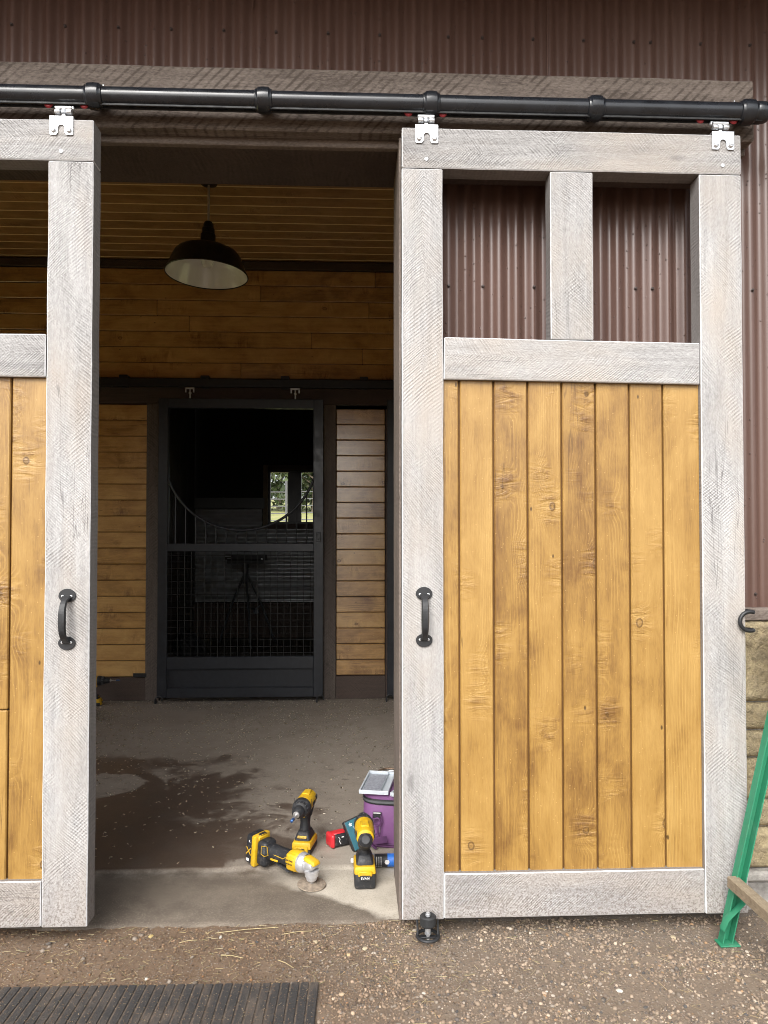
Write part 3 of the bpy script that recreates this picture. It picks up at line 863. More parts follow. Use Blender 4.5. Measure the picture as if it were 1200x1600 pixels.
# door guide roller on the ground -----------------------------------------
gr = empty('door_guide_roller', (.219, 2.170, .004), label='black rubber guide roller on a bolt at the foot of the door', cat='roller'); gr.scale = (.82, .82, .82)
ZT = Matrix.Identity(4)
MB(M['rubber']).lathe([(.013, .082), (.020, .087), (.026, .087), (.030, .083), (.030, .054), (.026, .050), (.010, .050)], 28).build('roller_wheel', gr)
MB(M['zinc']).lathe([(.0065, .0), (.0065, .097)], 14).lathe([(.0095, .084), (.0095, .092)], 6).lathe([(.012, .018), (.012, .026)], 6).lathe([(.0105, .028), (.009, .044)], 14).build('roller_bolt', gr)
b = MB(M['iron'])
b.tube([(.040 * math.cos(a), .040 * math.sin(a), .012) for a in np.linspace(0, 2 * math.pi, 22, endpoint=False)], .006, 8, closed=True)
b.box((0, .0, .008), (.07, .016, .006), .001); b.tube([(-.038, 0, .012), (-.038, .022, .06)], .004, 6); b.tube([(.038, 0, .012), (.038, .022, .06)], .004, 6)
b.build('roller_base', gr)

# ================================================================== BREEZEWAY REAR WALL (stall fronts)
rear = empty('stall_front_wall', (0, 5.57, 0), label='interior pine board wall across the aisle with the stall doors in it', cat='wall')
RB = (0, 5.57, 0)
random.seed(11)
def rboards(x0, x1, z0, z1, n, cuts={}):
    hgt = (z1 - z0) / n
    for i in range(n):
        xs_ = [x0] + cuts.get(i, []) + [x1]
        for a, b in zip(xs_, xs_[1:]):
            plank('wall_board', a + .001, b - .001, z0 + i * hgt + .0022, z0 + (i + 1) * hgt - .0022, 5.565 + random.uniform(-.0008, .0008), .02, M['pine_in'], rear, 'x', .0045, base=RB)
rboards(-.155, .228, .178, 2.262, 17)
rboards(-3.9, -1.616, .178, 2.286, 17)
rboards(-3.9, 2.9, 2.492, 3.350, 7, {0: [-.9], 1: [.05], 2: [-.35], 3: [-1.3], 4: [-1.55, 0.1], 5: [-.75], 6: [-2.1, .15]})
wb = lambda nme, x0, x1, y0, y1, z0, z1, m: plank(nme, x0, x1, z0, z1, y0, y1 - y0, m, rear, 'x' if x1 - x0 > z1 - z0 else 'z', .003, base=RB)
wb('crown_trim', -3.9, 2.9, 5.545, 5.585, 3.352, 3.412, M['brown_dark'])
wb('top_rail', -3.9, 2.9, 5.540, 5.60, 2.290, 2.490, M['brown_dark'])
wb('post', -1.615, -1.512, 5.535, 5.64, 0, 2.288, M['post'])
wb('post', -.252, -.157, 5.535, 5.64, 0, 2.288, M['post'])
wb('base_board', -3.9, -1.616, 5.548, 5.60, 0, .176, M['brown_dark'])
wb('base_board', -.156, .229, 5.548, 5.60, 0, .176, M['brown_dark'])
MB(M['iron']).box((-1.655, -.03, .195), (.10, .012, .03), .001).build('metal_plate', rear)
wb('jamb', .231, .245, 5.548, 5.62, 0, 2.26, M['brown_dark'])
MB(M['brown_dark']).box((-2.75, .06, 1.75), (2.47, .03, 3.4)).box((-.1, .06, 2.9), (3.4, .03, 1.2)).box((.02, .06, 1.1), (.44, .03, 2.3)).box((2.22, .06, 1.75), (1.5, .03, 3.4)).build('wall_back', rear)
# side walls and enclosing shell of the aisle
for xa, xb in ((-3.94, -3.90), (2.90, 2.94)):
    wall_box('aisle_end_wall', xa, xb, 2.64, 3.15, 0, 3.42, M['pine_in'], rear, RB)
    wall_box('aisle_end_wall', xa, xb, 5.05, 5.57, 0, 3.42, M['pine_in'], rear, RB)
    wall_box('aisle_end_wall', xa, xb, 3.152, 5.048, 1.98, 3.42, M['pine_in'], rear, RB)
# stall track
st = empty('stall_door_track', (0, 5.5, 2.44), label='black stall door rail high on the pine wall inside', cat='track')
MB(M['black']).box((-.8, .0, 0), (4.8, .055, .062), .006).box((-.8, -.03, -.028), (4.8, .010, .012)).build('rail', st)
for X in (-1.78, -1.162, -.548, .06, .66): MB(M['black']).box((X, .01, .040), (.065, .06, .035), .004).box((X, .035, .01), (.05, .02, .09)).build('rail_bracket', st)

def nest(root, **kids):
    """hang pieces under the part they belong to (all share the thing's frame)"""
    by = {}
    for c in root.children: by.setdefault(c.name.split('.')[0], c)
    for part, subs in kids.items():
        for sname in subs.split():
            if part in by and sname in by: by[sname].parent = by[part]
def copy_tree(o, parent=None):
    c = o.copy(); col.objects.link(c); c.parent = parent
    for k_ in list(o.children): copy_tree(k_, c)
    return c
def make_stall_door():
    root = empty('stall_door', (-.8765, 5.47, .0), label='black steel stall door with a curved yoke bar and wire mesh, in the middle of the rear wall', cat='door', group='black stall doors inside')
    W = .626; zb, zt = .038, 2.312; T = .040
    k = M['black']
    f = lambda nm, x0, x1, z0, z1, th=T, y=0, bev=.003: MB(k).box(((x0 + x1) / 2, y, (z0 + z1) / 2), (x1 - x0, th, z1 - z0), bev).build(nm, root)
    f('frame_stile', -W, -W + .072, zb, zt); f('frame_stile', W - .072, W, zb, zt)
    f('frame_rail', -W + .072, W - .072, 2.240, zt); f('frame_rail', -W + .072, W - .072, 1.145, 1.205)
    f('frame_rail', -W + .072, W - .072, .255, .345); f('frame_rail', -W + .072, W - .072, zb, .110)
    f('kick_panel', -W + .072, W - .072, .110, .255, .012, .008, 0)
    b = MB(k); 
    for (x0, x1, z0, z1) in ((-W + .074, W - .074, .110, .116), (-W + .074, W - .074, .249, .255), (-W + .074, -W + .080, .116, .249), (W - .080, W - .074, .116, .249)):
        b.box(((x0 + x1) / 2, -.012, (z0 + z1) / 2), (x1 - x0, .012, z1 - z0), .002)
    b.build('panel_bead', root)
    hx = W - .074; rad = .583; cz = 1.309 + rad - .003
    amax = math.asin(hx / rad)
    MB(k).tube([(rad * math.sin(a), -.004, cz - rad * math.cos(a)) for a in np.linspace(-amax, amax, 40)], .0105, 10).build('yoke_bar', root)
    for i in range(14):
        x = -.497 + i * .0765
        zt_ = cz - math.sqrt(rad ** 2 - x * x)
        MB(k).tube([(x, .0, 1.203), (x, .0, zt_)], .0055, 8).build('spindle', root)
    f('inner_stop', -W + .072, -W + .080, 1.205, 2.24, .02); f('inner_stop', W - .080, W - .072, 1.205, 2.24, .02)
    z = .395
    for i in range(16):
        MB(M['steel_dark']).tube([(-W + .07, -.006, .345 + (i + .55) * .0495), (W - .07, -.006, .345 + (i + .55) * .0495)], .0019, 6).build('mesh_wire', root)
    for i in range(22):
        x = -.552 + (i + .5) * 1.104 / 22
        MB(M['steel_dark']).tube([(x, .0, .345), (x, .0, 1.145)], .0019, 6).build('mesh_wire', root)
    l_ = MB(k); l_.box((W - .036, -.026, 1.255), (.034, .014, .075), .003); l_.box((W - .036, -.036, 1.262), (.012, .02, .055), .003); l_.build('latch', root)
    for s in (-.39, .41):
        hh = MB(M['zinc']); hh.box((s, -.024, 2.388), (.070, .010, .012), .001); hh.box((s - .030, -.024, 2.372), (.009, .010, .03)); hh.box((s + .030, -.024, 2.372), (.009, .010, .03)); hh.lathe([(.006, 2.315), (.006, 2.385)], 10, mat=Matrix.Translation((s, -.012, 0))); hh.lathe([(.011, 2.35), (.011, 2.358)], 6, mat=Matrix.Translation((s, -.012, 0))); hh.build('hanger', root)
    for s in (-1, 1):
        rr = MB(M['iron']); rr.tube([(s * (W - .02) + .026 * math.cos(a), -.04, .028 + .026 * math.sin(a)) for a in np.linspace(R(-20), R(200), 12)], .005, 6); rr.box((s * (W - .02) - .026, -.03, .012), (.012, .04, .022)); rr.build('floor_guide', root)
    return root
M['fence'] = plain('fence_pipe', (.12, .12, .125), .6)
k = NT('dark_steel_wire'); k.base((.05, .052, .055)); k.rough(.35); k.b.inputs['Metallic'].default_value = .7; M['steel_dark'] = k.m
sdoor = make_stall_door()
s2 = copy_tree(sdoor); s2.location.x = .240 + .626; s2['label'] = 'black stall door mostly hidden, only its edge showing past the pine strip'

# ================================================================== STALL BEHIND
stall = empty('stall_rear_wall', (0, 9.1, 0), label='dark rear wall of the stall with ribbed metal lining and window opening', cat='wall')
SB = (0, 9.1, 0)
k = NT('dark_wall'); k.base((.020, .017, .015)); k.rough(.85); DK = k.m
WX0, WX1, WZ0, WZ1 = -1.12, .05, 1.455, 2.145
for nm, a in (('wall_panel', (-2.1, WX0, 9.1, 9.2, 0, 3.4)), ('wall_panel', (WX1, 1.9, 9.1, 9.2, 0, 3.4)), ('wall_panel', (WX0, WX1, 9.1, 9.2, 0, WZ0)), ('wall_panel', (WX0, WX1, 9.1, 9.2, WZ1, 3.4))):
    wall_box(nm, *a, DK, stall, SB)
V = []; F = []; nz = 110
for j in range(nz + 1):
    z = .47 + (1.65 - .47) * j / nz
    yy = -.03 + .014 * math.sin(2 * math.pi * (z - .47) / .0985) + .004 * math.sin(2 * math.pi * z / .0328)
    for x in (-2.03, -1.6, -1.25, WX0 - .07 if z > WZ0 - .06 else 1.88): V.append((x, yy, z))
for j in range(nz):
    for i in range(3):
        a = j * 4 + i; F.append((a, a + 1, a + 5, a + 4))
pydata('ribbed_lining', V, F, [M['galv']], stall, smooth=True)
k = NT('grey_cap'); k.base((.13, .14, .145)); k.rough(.5); GC = k.m
MB(GC).box((-1.86, -.035, 1.72), (.36, .02, .135), .002).build('lining_cap', stall)
MB(GC).box((-1.66 + .25, -.035, 1.72), (.50, .02, .135), .002).build('lining_cap', stall)
MB(GC).box((-1.672, -.045, 1.72), (.028, .02, .14), .002).build('joint_strip', stall)
MB(M['brown_dark']).box((-.1, -.03, .235), (3.9, .03, .44), .004).build('kick_board', stall)
wb2 = lambda nme, x0, x1, z0, z1, y0=9.06, th=.05, m=M['brown_dark']: MB(m).box(((x0 + x1) / 2, y0 + th / 2 - 9.1, (z0 + z1) / 2), (x1 - x0, th, z1 - z0), .003).build(nme, stall)
wb2('window_casing', WX0 - .06, WX0, WZ0 - .06, WZ1 + .06, m=M['oldwood']); wb2('window_casing', WX0, WX1, WZ1, WZ1 + .06, m=M['brown_dark']); wb2('window_sill', WX0 - .0, WX1, WZ0 - .06, WZ0, m=M['brown_dark'])
win = empty('stall_window', (-.6, 9.13, 1.8), label='black framed window in the dark stall looking out on a sunlit green slope', cat='window')
def fr(nm, x0, x1, z0, z1, th=.05): return MB(M['black']).box(((x0 + x1) / 2 + .6, 0, (z0 + z1) / 2 - 1.8), (x1 - x0, th, z1 - z0), .003).build(nm, win)
fr('frame', WX0 + .001, -1.09, WZ0 + .001, WZ1 - .001); fr('mullion', -.868, -.698, WZ0 + .03, WZ1 - .03); fr('frame', -.48, WX1 - .001, WZ0 + .001, WZ1 - .001)
fr('frame', -1.09, -.48, WZ0 + .001, WZ0 + .03); fr('frame', -1.09, -.48, WZ1 - .03, WZ1 - .001)
for a, b in ((-1.09, -.868), (-.698, -.48)):
    MB(M['glass']).box(((a + b) / 2 + .6, .005, 0), (b - a, .004, WZ1 - WZ0 - .06)).build('pane', win)
sw_ = empty('stall_side_wall', (-2.06, 7.4, 0), label='grey board partition along the dark stall, seen through the wire door', cat='wall')
k = NT('dim_grey_board'); k.base((.09, .088, .08)); k.rough(.75); GB = k.m
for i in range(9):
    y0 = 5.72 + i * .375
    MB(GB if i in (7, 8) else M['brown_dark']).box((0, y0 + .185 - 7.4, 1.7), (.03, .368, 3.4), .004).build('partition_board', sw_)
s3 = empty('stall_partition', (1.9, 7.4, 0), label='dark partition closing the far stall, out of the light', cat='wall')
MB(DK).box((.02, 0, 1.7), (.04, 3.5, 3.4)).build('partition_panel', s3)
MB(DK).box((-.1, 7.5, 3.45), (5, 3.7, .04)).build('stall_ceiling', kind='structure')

# tool stand in the stall ---------------------------------------------------
ws = empty('work_support_stand', (-1.33, 8.65, 0), label='folding tripod work support standing in the dark stall behind the wire mesh', cat='stand')
k = NT('grey_metal_paint'); k.base((.10, .11, .125)); k.rough(.4); k.b.inputs['Metallic'].default_value = .3; GM = k.m
MB(M['blackp']).box((0, 0, 1.04), (.50, .12, .07), .012).box((0, 0, .985), (.44, .06, .04)).build('head_bar', ws)
MB(M['zinc']).box((-.2, -.065, 1.055), (.07, .012, .012), .003).box((-.19, -.065, 1.03), (.05, .012, .01), .003).build('clamp_jaw', ws)
MB(M['zinc']).lathe([(0, 0), (.012, 0), (.009, .012), (0, .013)], 12, mat=Matrix.Translation((.2, -.062, 1.02)) @ Matrix.Rotation(R(90), 4, 'X')).build('knob', ws)
MB(GM).lathe([(.03, .72), (.034, .96)], 14).build('column', ws)
for q in (R(-70), R(20), R(160)):
    MB(GM).tube([(0, 0, .88), (.20 * math.cos(q), .24 * math.sin(q), .45), (.36 * math.cos(q), .42 * math.sin(q), .0)], .014, 8).build('leg', ws)
MB(GM).tube([(0.05, -.2, .45), (.13, -.1, .42), (.16, .06, .45)], .009, 6).lathe([(.0, -.01), (.035, -.01), (.035, .01), (0, .01)], 14, mat=Matrix.Translation((.14, -.1, .40)) @ Matrix.Rotation(R(90), 4, 'X')).build('brace', ws)
# sack
V = []; F = []
bm = bmesh.new(); bmesh.ops.create_icosphere(bm, subdivisions=4, radius=1)
for v in bm.verts:
    q = noise.noise(v.co * 2.1) * .25 + noise.noise(v.co * 6) * .08
    v.co *= 1 + q
    v.co.x *= .17; v.co.y *= .15; v.co.z = max(v.co.z, -.55) * .17 + .09; v.co.x += -.35 * (v.co.z - .05) 
me = bpy.data.meshes.new('feed_sack'); bm.to_mesh(me); bm.free(); me.materials.append(M['sack'])
o = bpy.data.objects.new('feed_sack', me); o.location = (-1.77, 7.75, -.01); col.objects.link(o)
tagit(o, 'dark speckled sack slumped on the stall floor behind the mesh', 'sack')

# ================================================================== OUTSIDE THE REAR WINDOW
def fence_panel(x0, y0, lab):
    z0 = hill(x0 + 1, y0)
    r_ = empty('livestock_panel', (x0, y0, z0), label=lab, cat='fence', group='pipe livestock panels on the slope')
    for i in range(6): MB(M['fence']).tube([(0, 0, .18 + i * .2), (2.8, 0, .18 + i * .2)], .015, 8).build('rail', r_)
    for x in (0, 2.8): MB(M['fence']).tube([(x, 0, -.4), (x, 0, 1.5)], .035, 8).build('post', r_)
fence_panel(-4.75, 20.0, 'grey pipe livestock panel nearest the middle of the stall window')
fence_panel(-1.86, 20.4, 'grey pipe livestock panel further along, behind the window mullion')
fence_panel(-1.86 - 5.8, 19.8, 'grey pipe livestock panel at the far end of the meadow fence')
def leafy_tree(x, y, h, lab, tint):
    z0 = hill(x, y); r_ = empty('leafy_tree', (x, y, z0 - .2), label=lab, cat='tree', group='trees on the slope behind the barn')
    t = MB(M['bark']); t.tube([(0, 0, 0), (.1, 0, h * .35), (-.05, .1, h * .7), (0, 0, h * .92)], [.22, .17, .1, .03], 8)
    for i in range(7):
        a = random.random() * 6.28; z = h * random.uniform(.2, .7); t.tube([(0, 0, z), (1.1 * math.cos(a), 1.1 * math.sin(a), z + .8)], [.06, .02], 5)
    t.build('trunk', r_)
    n = 5200; V = np.zeros((n * 3, 3)); cols = np.zeros((n * 3, 4))
    cl = np.random.randn(36, 3) * np.array([h * .17, h * .17, h * .22]) + np.array([0, 0, h * .52])
    c = cl[np.random.randint(0, 36, n)] + np.random.randn(n, 3) * h * .055
    for q in range(3): V[q::3] = c + np.random.randn(n, 3) * .11
    tv = np.array(tint) * np.random.uniform(.55, 1.5, (n, 1))
    cols[:, :3] = np.repeat(tv, 3, 0); cols[:, 3] = 1
    o = pydata('crown', V.tolist(), [(3 * i, 3 * i + 1, 3 * i + 2) for i in range(n)], [M['leaf']], r_)
    at = o.data.color_attributes.new('tint', 'FLOAT_COLOR', 'POINT'); at.data.foreach_set('color', cols.ravel().tolist())
random.seed(4)
for i, (x, y, h, lab, tn) in enumerate([(-7.6, 44, 7, 'pale grey-green tree in the window pane, nearest the dark mullion', (.09, .11, .05)), (-4.2, 46, 8, 'dark leafy tree seen behind the window mullion', (.05, .075, .03)),
        (-2.5, 43, 6.5, 'olive tree at the window pane beside the stall door stile', (.07, .095, .04)), (-9.8, 47, 9, 'tall dark tree at the outer edge of the window pane', (.045, .07, .03)), (-5.6, 52, 9, 'deep green tree furthest up the slope', (.04, .065, .028)), (-.6, 48, 9, 'tall green tree hidden past the stall door stile', (.05, .07, .03))]):
    leafy_tree(x, y, h, lab, tn)

# ================================================================== PENDANT LAMP
lamp = empty('pendant_lamp', (-.899, 4.33, CZ - .003), label='black barn pendant lamp with a white inside hanging from the board ceiling', cat='lamp')
MB(M['lampblack']).lathe([(.0, 0), (.055, 0), (.050, -.018), (.012, -.026), (0, -.026)], 24).build('canopy', lamp)
MB(M['alu']).lathe([(.007, -.02), (.007, -.27)], 12).build('rod', lamp)
TL = Matrix.Translation((0, 0, -.25)) @ Matrix.Rotation(R(1.6), 4, 'Y') @ Matrix.Translation((0, 0, .25))
MB(M['lampblack']).lathe([(0, -.250), (.020, -.252), (.030, -.265), (.032, -.292), (.038, -.296), (.039, -.328), (.045, -.332), (.046, -.388), (.085, -.398), (.09, -.416)], 32, mat=TL, cap=False).build('neck', lamp)
prof_o = [(.088, -.412), (.115, -.417), (.150, -.425), (.182, -.441), (.200, -.462), (.211, -.488), (.222, -.516), (.234, -.546), (.247, -.572)]
MB(M['lampblack']).lathe(prof_o, 64, mat=TL, cap=False).lathe([(.247, -.572), (.250, -.576), (.247, -.580), (.243, -.578)], 64, mat=TL, cap=False).build('shade', lamp)
prof_i = [(r_ - .003, z_ - .002) for r_, z_ in prof_o]; prof_i = [(.0, -.415)] + prof_i
MB(M['enamel']).lathe(prof_i, 64, mat=TL, cap=False).build('shade_lining', lamp)
MB(M['enamel']).lathe([(.016, -.415), (.018, -.44), (.034, -.47), (.038, -.495), (.028, -.525), (0, -.535)], 24, mat=TL).build('bulb', lamp)

nest(lamp, shade='shade_lining bulb', canopy='rod')
# ================================================================== TOOLS
def MT(x, y, z): return Matrix.Translation((x, y, z))
RYp = Matrix.Rotation(R(90), 4, 'Y')   # local Z -> +X
def make_drill(label, thick, name='cordless_drill', writing=None, gl=.108):
    """points along +X, stands on its battery"""
    r_ = empty(name, (0, 0, 0), label=label, cat='drill', group='yellow cordless drills')
    tb = thick
    bt = MB(M['blackp'], M['yellow']); bt.box((0, 0, tb / 2), (.112, .074, tb), .008, 2); bt.build('battery', r_)
    c = MB(M['yellow'], M['blackp'], M['greyp']); c.box((.0, 0, tb + .012), (.116, .078, .028), .007, 2, taper=(.93, .93)) 
    # release frames front and rear
    c.box((.056, 0, tb - .004), (.012, .056, .032), .004, 2); c.box((.0615, 0, tb - .002), (.006, .032, .021), .002, mi=1); c.box((.064, 0, tb - .002), (.003, .026, .003), mi=2)
    c.box((-.056, 0, tb + .002), (.010, .050, .018), .003)
    c.build('battery_collar', r_)
    f = MB(M['blackp'], M['yellow']); f.box((-.002, 0, tb + .042), (.092, .066, .034), .008, 2, taper=(.62, .66))
    f.box((.040, 0, tb + .041), (.004, .038, .012), .0015, mi=1, rot=Matrix.Rotation(R(-27), 4, 'Y'))
    f.build('foot', r_)
    hz = tb + .05
    az_ = hz + gl
    MB(M['blackp']).tube([(-.004, 0, hz), (-.007, 0, hz + gl * .26), (-.010, 0, hz + gl * .52), (-.012, 0, hz + gl * .87)], [.0235, .0205, .0215, .025], 16, flat=(.95, 1.05)).build('grip', r_)
    MB(M['yellow']).box((.020, 0, az_ - .034), (.016, .014, .030), .005, 2).build('trigger', r_)
    A = MT(0, 0, az_) @ RYp
    MB(M['yellow'], M['blackp']).lathe([(0, -.082), (.018, -.082), (.029, -.074), (.033, -.055), (.034, -.01), (.034, .030), (.030, .034)], 28, mat=A).box((-.03, 0, az_ + .031), (.05, .03, .010), .003, mi=0).box((-.062, 0, az_ + .026), (.008, .020, .006), .001, mi=1).build('motor_housing', r_)
    MB(M['blackp']).tube([(-.012, 0, az_ - .045), (-.040, 0, az_ - .026), (-.068, 0, az_ - .008), (-.086, 0, az_ - .001), (-.095, 0, az_ + .003)], [.0245, .026, .0265, .0245, .014], 18).build('rear_grip', r_)
    CH = MB(M['blackp'], M['yellow'], M['greyp']).lathe([(.031, .030), (.0355, .036), (.0355, .052), (.031, .058), (.0295, .060), (.0295, .078), (.026, .082), (.0225, .084), (.0225, .104), (.018, .114), (.012, .120)], 28, mat=A)
    ck_ = MB(M['greyp'])
    for q in range(14):
        a_ = q * math.pi / 7; ck_.box((.069, .0295 * math.sin(a_), az_ + .0295 * math.cos(a_)), (.016, .003, .003), .0006)
    ck_.build('clutch_ridges', r_, kind='stuff')
    CH.build('chuck', r_)
    MB(M['steel']).lathe([(.0115, .117), (.013, .121), (.0125, .126), (.004, .127), (.0032, .150), (.0032, .160), (.0058, .161), (.0058, .163), (0, .1635)], 16, mat=A).build('bit_shank', r_)
    MB(M['blue_steel']).lathe([(0.003, .163), (.0056, .164), (.0056, .186), (.002, .188), (.0015, .193), (0, .193)], 12, mat=A).build('nut_driver', r_)
    v_ = MB(M['blackp'])
    for sgn in (-1, 1):
        for q in range(4): v_.box((-.066 + q * .007, sgn * .0315, az_ + .006), (.003, .004, .018), .0006)
        v_.box((-.012, sgn * .0345, az_), (.040, .0015, .014), .0006)
        v_.box((.026, sgn * .0342, az_ + .002), (.002, .001, .05))
    v_.build('housing_vents', r_, kind='stuff')
    if writing:
        RM = Matrix(((0, 0, -1, 0), (-1, 0, 0, 0), (0, 1, 0, 0), (0, 0, 0, 1)))
        t = MB(M['blackp'], M['white']); t.box((-.062, 0, tb - .010), (.005, .037, .017), .001); t.text(writing, .012, MT(-.0650, 0, tb - .010) @ RM, 1); t.build('name_tag', r_)
    else:
        FM = Matrix(((0, 0, 1, 0), (1, 0, 0, 0), (0, 1, 0, 0), (0, 0, 0, 1)))
        t = MB(M['blackp']); t.text('20V MAX', .0075, MT(.0415, 0, tb + .041) @ Matrix.Rotation(R(-27), 4, 'Y') @ MT(.001, 0, 0) @ FM); t.build('badge_print', r_)
    nest(r_, chuck='bit_shank nut_driver', battery='name_tag', foot='badge_print', grip='trigger', motor_housing='rear_grip')
    return r_
dA = make_drill('yellow and black drill standing on its battery, bit aimed towards the camera, behind the grinder', .024)
dA.location = (-.200, 2.825, .0); dA.rotation_euler = (0, 0, R(-90 - 11))
dB = make_drill('yellow drill with its rounded back to the camera and a name tag on its battery', .052, writing='EVAN', gl=.084)
dB.location = (.031, 2.562, -.006); dB.rotation_euler = (0, 0, R(92))
for c_ in list(dB.children_recursive):
    if c_.name.startswith(('nut_driver', 'bit_shank')): bpy.data.objects.remove(c_)
dC = copy_tree(dA); dC['label'] = 'distant yellow drill half hidden behind the door edge by the far boards'
dC.location = (-1.955, 5.40, 0); dC.rotation_euler = (0, 0, R(4))

# angle grinder
g = empty('angle_grinder', (-.362, 2.705, 0), (0, 0, R(-38)), label='yellow and grey cordless angle grinder lying on the threshold with its worn disc down', cat='grinder')
TT = MT(0, 0, .062) @ Matrix.Rotation(R(5), 4, 'Y')
b = MB(M['blackp'], M['yellow'], M['white'])
b.box((-.018, 0, 0), (.034, .070, .108), .009, 2, mat=TT)
b.build('battery', g)
b = MB(M['yellow'], M['blackp']); b.box((.006, 0, 0), (.024, .077, .116), .008, 2, mat=TT); b.box((.012, 0, .045), (.020, .050, .020), .004, mi=0, mat=TT); b.box((.012, 0, .0565), (.016, .036, .004), .001, mi=1, mat=TT)
b.build('battery_collar', g)
# X mark and lettering on the battery flank facing the camera
SM = Matrix(((1, 0, 0, 0), (0, 0, -1, 0), (0, 1, 0, 0), (0, 0, 0, 1)))  # text plane XZ facing -Y
t = MB(M['yellow'], M['white'], M['blackp'])
t.text('X', .040, TT @ MT(-.019, -.0355, -.008) @ SM, 0); t.text('R', .012, TT @ MT(-.016, -.0357, .030) @ SM, 1); t.box((-.021, -.0355, -.039), (.012, .001, .010), mi=1, mat=TT)
t.build('battery_print', g)
b = MB(M['blackp']); b.box((.040, 0, -.002), (.050, .066, .094), .016, 3, mat=TT); b.build('battery_socket', g)
b = MB(M['blackp'], M['yellow'], M['greyp'])
AX = MT(0, 0, .064) @ RYp
b.lathe([(.028, .058), (.031, .066), (.029, .085), (.0275, .12), (.0285, .158), (.031, .168)], 24, mat=AX)
b.build('grip', g)
v = MB(M['yellow'], M['greyp']); 
for i in range(4): v.box((.050 + i * .007, -.0338, .075 + .001 * i), (.003, .002, .026 - abs(i - 1.5) * 3e-3), mi=1)
v.tube([(.044, -.0335, .060), (.046, -.0335, .090), (.075, -.0335, .094), (.080, -.0335, .064), (.060, -.0335, .056)], .0012, 6, closed=True, mi=0)
v.build('vent_slots', g)
v = MB(M['yellow']); v.box((.105, -.028, .052), (.036, .003, .007), .001); v.tube([(.088, -.024, .078), (.10, -.0265, .070), (.15, -.0275, .068), (.163, -.026, .078)], .0012, 6); v.build('trim_line', g)
b = MB(M['yellow'], M['blackp']); b.lathe([(.029, .162), (.034, .170), (.0365, .190), (.037, .208), (.034, .214)], 28, mat=AX); b.box((.188, 0, .064), (.05, .062, .060), .010, 3)
b.build('motor_housing', g)
t = MB(M['blackp']); t.text('20V MAX', .0085, MT(.187, -.0372, .074) @ SM); t.text('BRUSHLESS', .0065, MT(.187, -.0372, .062) @ SM); t.build('housing_print', g)
b = MB(M['alu']); b.lathe([(.0340, .212), (.0355, .217), (.0330, .232), (.026, .240), (0, .242)], 28, mat=AX)
b.box((.243, 0, .064), (.048, .042, .032), .008, 2); b.box((.262, 0, .066), (.036, .046, .026), .008, 2)
b.lathe([(.017, .014), (.0195, .018), (.0195, .026), (.0235, .028), (.0235, .036), (.0255, .040), (.0255, .050)], 28, mat=MT(.262, 0, 0))
for s in (-1, 1):
    for dx, dz in ((0, 0), (-.012, .016), (.010, -.014)): b.lathe([(0, 0), (.004, 0), (.0035, .004), (0, .004)], 10, mat=MT(.240 + dx, s * .0215, .060 + dz) @ Matrix.Rotation(R(90 * s), 4, 'X'))
b.build('gear_head', g)
b = MB(M['yellow'], M['blackp']); b.box((.262, 0, .083), (.060, .042, .014), .006, 2, taper=(.75, .7), rot=Matrix.Rotation(R(14), 4, 'Y')); b.box((.236, 0, .0905), (.014, .016, .008), .002, mi=1); b.build('head_cover', g)
b = MB(M['steel']); b.lathe([(.010, .002), (.010, .012), (.015, .012), (.015, .018)], 18, mat=MT(.262, 0, 0)); b.build('spindle_nut', g)
b = MB(M['disc']); b.lathe([(0, .008), (.016, .008), (.030, .004), (.050, .0035), (.051, .0015), (.050, 0), (.030, .0005), (0, .003)], 40, mat=MT(.262, 0, -.003) @ Matrix.Rotation(R(3), 4, 'Y')); b.build('abrasive_disc', g)
b = MB(M['blackp']); b.tube([(.085, -.0, .034), (.12, 0, .026), (.155, 0, .016), (.172, 0, .018)], [.008, .009, .008, .005], 8, flat=(1.4, .6)); b.build('paddle_switch', g)

nest(g, battery='battery_print', battery_socket='vent_slots', grip='trim_line paddle_switch', motor_housing='housing_print', gear_head='head_cover spindle_nut abrasive_disc')
# red battery
rb = empty('battery_pack', (-.070, 2.862, 0), (0, 0, R(28)), label='small red and black tool battery lying on the concrete beside the teal case', cat='battery')
MB(M['blackp']).box((.006, 0, .028), (.074, .056, .050), .010, 3).build('casing', rb)
b = MB(M['redp']); b.box((-.033, 0, .029), (.020, .060, .054), .010, 3); b.box((.0, .0, .053), (.058, .036, .006), .0025); b.build('red_shell', rb)
b = MB(M['white']); b.tube([(-.012, -.029, .044), (-.006, -.029, .036), (-.008, -.029, .026), (-.002, -.029, .016)], .0014, 6); b.box((.006, -.0288, .042), (.010, .001, .004)); b.build('print', rb)

# teal case leaning on the cooler
e1 = Vector((-.040, .030, .094)).normalized(); e2 = Vector((.062, .050, .048)); e2 = (e2 - e1 * e2.dot(e1)).normalized(); e3 = e1.cross(e2)  # e3 faces away/toward
if e3.y > 0: e3 = -e3
org = Vector((-.004, 2.790, .001))
Lc, Wc, Tc = .118, .086, .026
Mx = Matrix.Translation(org) @ Matrix((( e2.x, -e3.x, e1.x, 0), (e2.y, -e3.y, e1.y, 0), (e2.z, -e3.z, e1.z, 0), (0, 0, 0, 1)))
cs = empty('drill_bit_case', (0, 0, 0), label='small teal hinged case propped on one corner against the purple cooler', cat='case'); cs.matrix_world = Mx
MB(M['blackp']).box((Wc / 2, Tc * .5, Lc / 2), (Wc, Tc, Lc), .005, 2).build('shell', cs)
MB(M['teal']).box((Wc / 2, .0, Lc / 2), (Wc - .008, .004, Lc - .008), .0015).build('face_panel', cs)
MB(M['blackp']).box((Wc - .004, .012, Lc * .78), (.016, .020, .030), .003).build('clasp', cs)
t = MB(M['white'], M['magenta'])
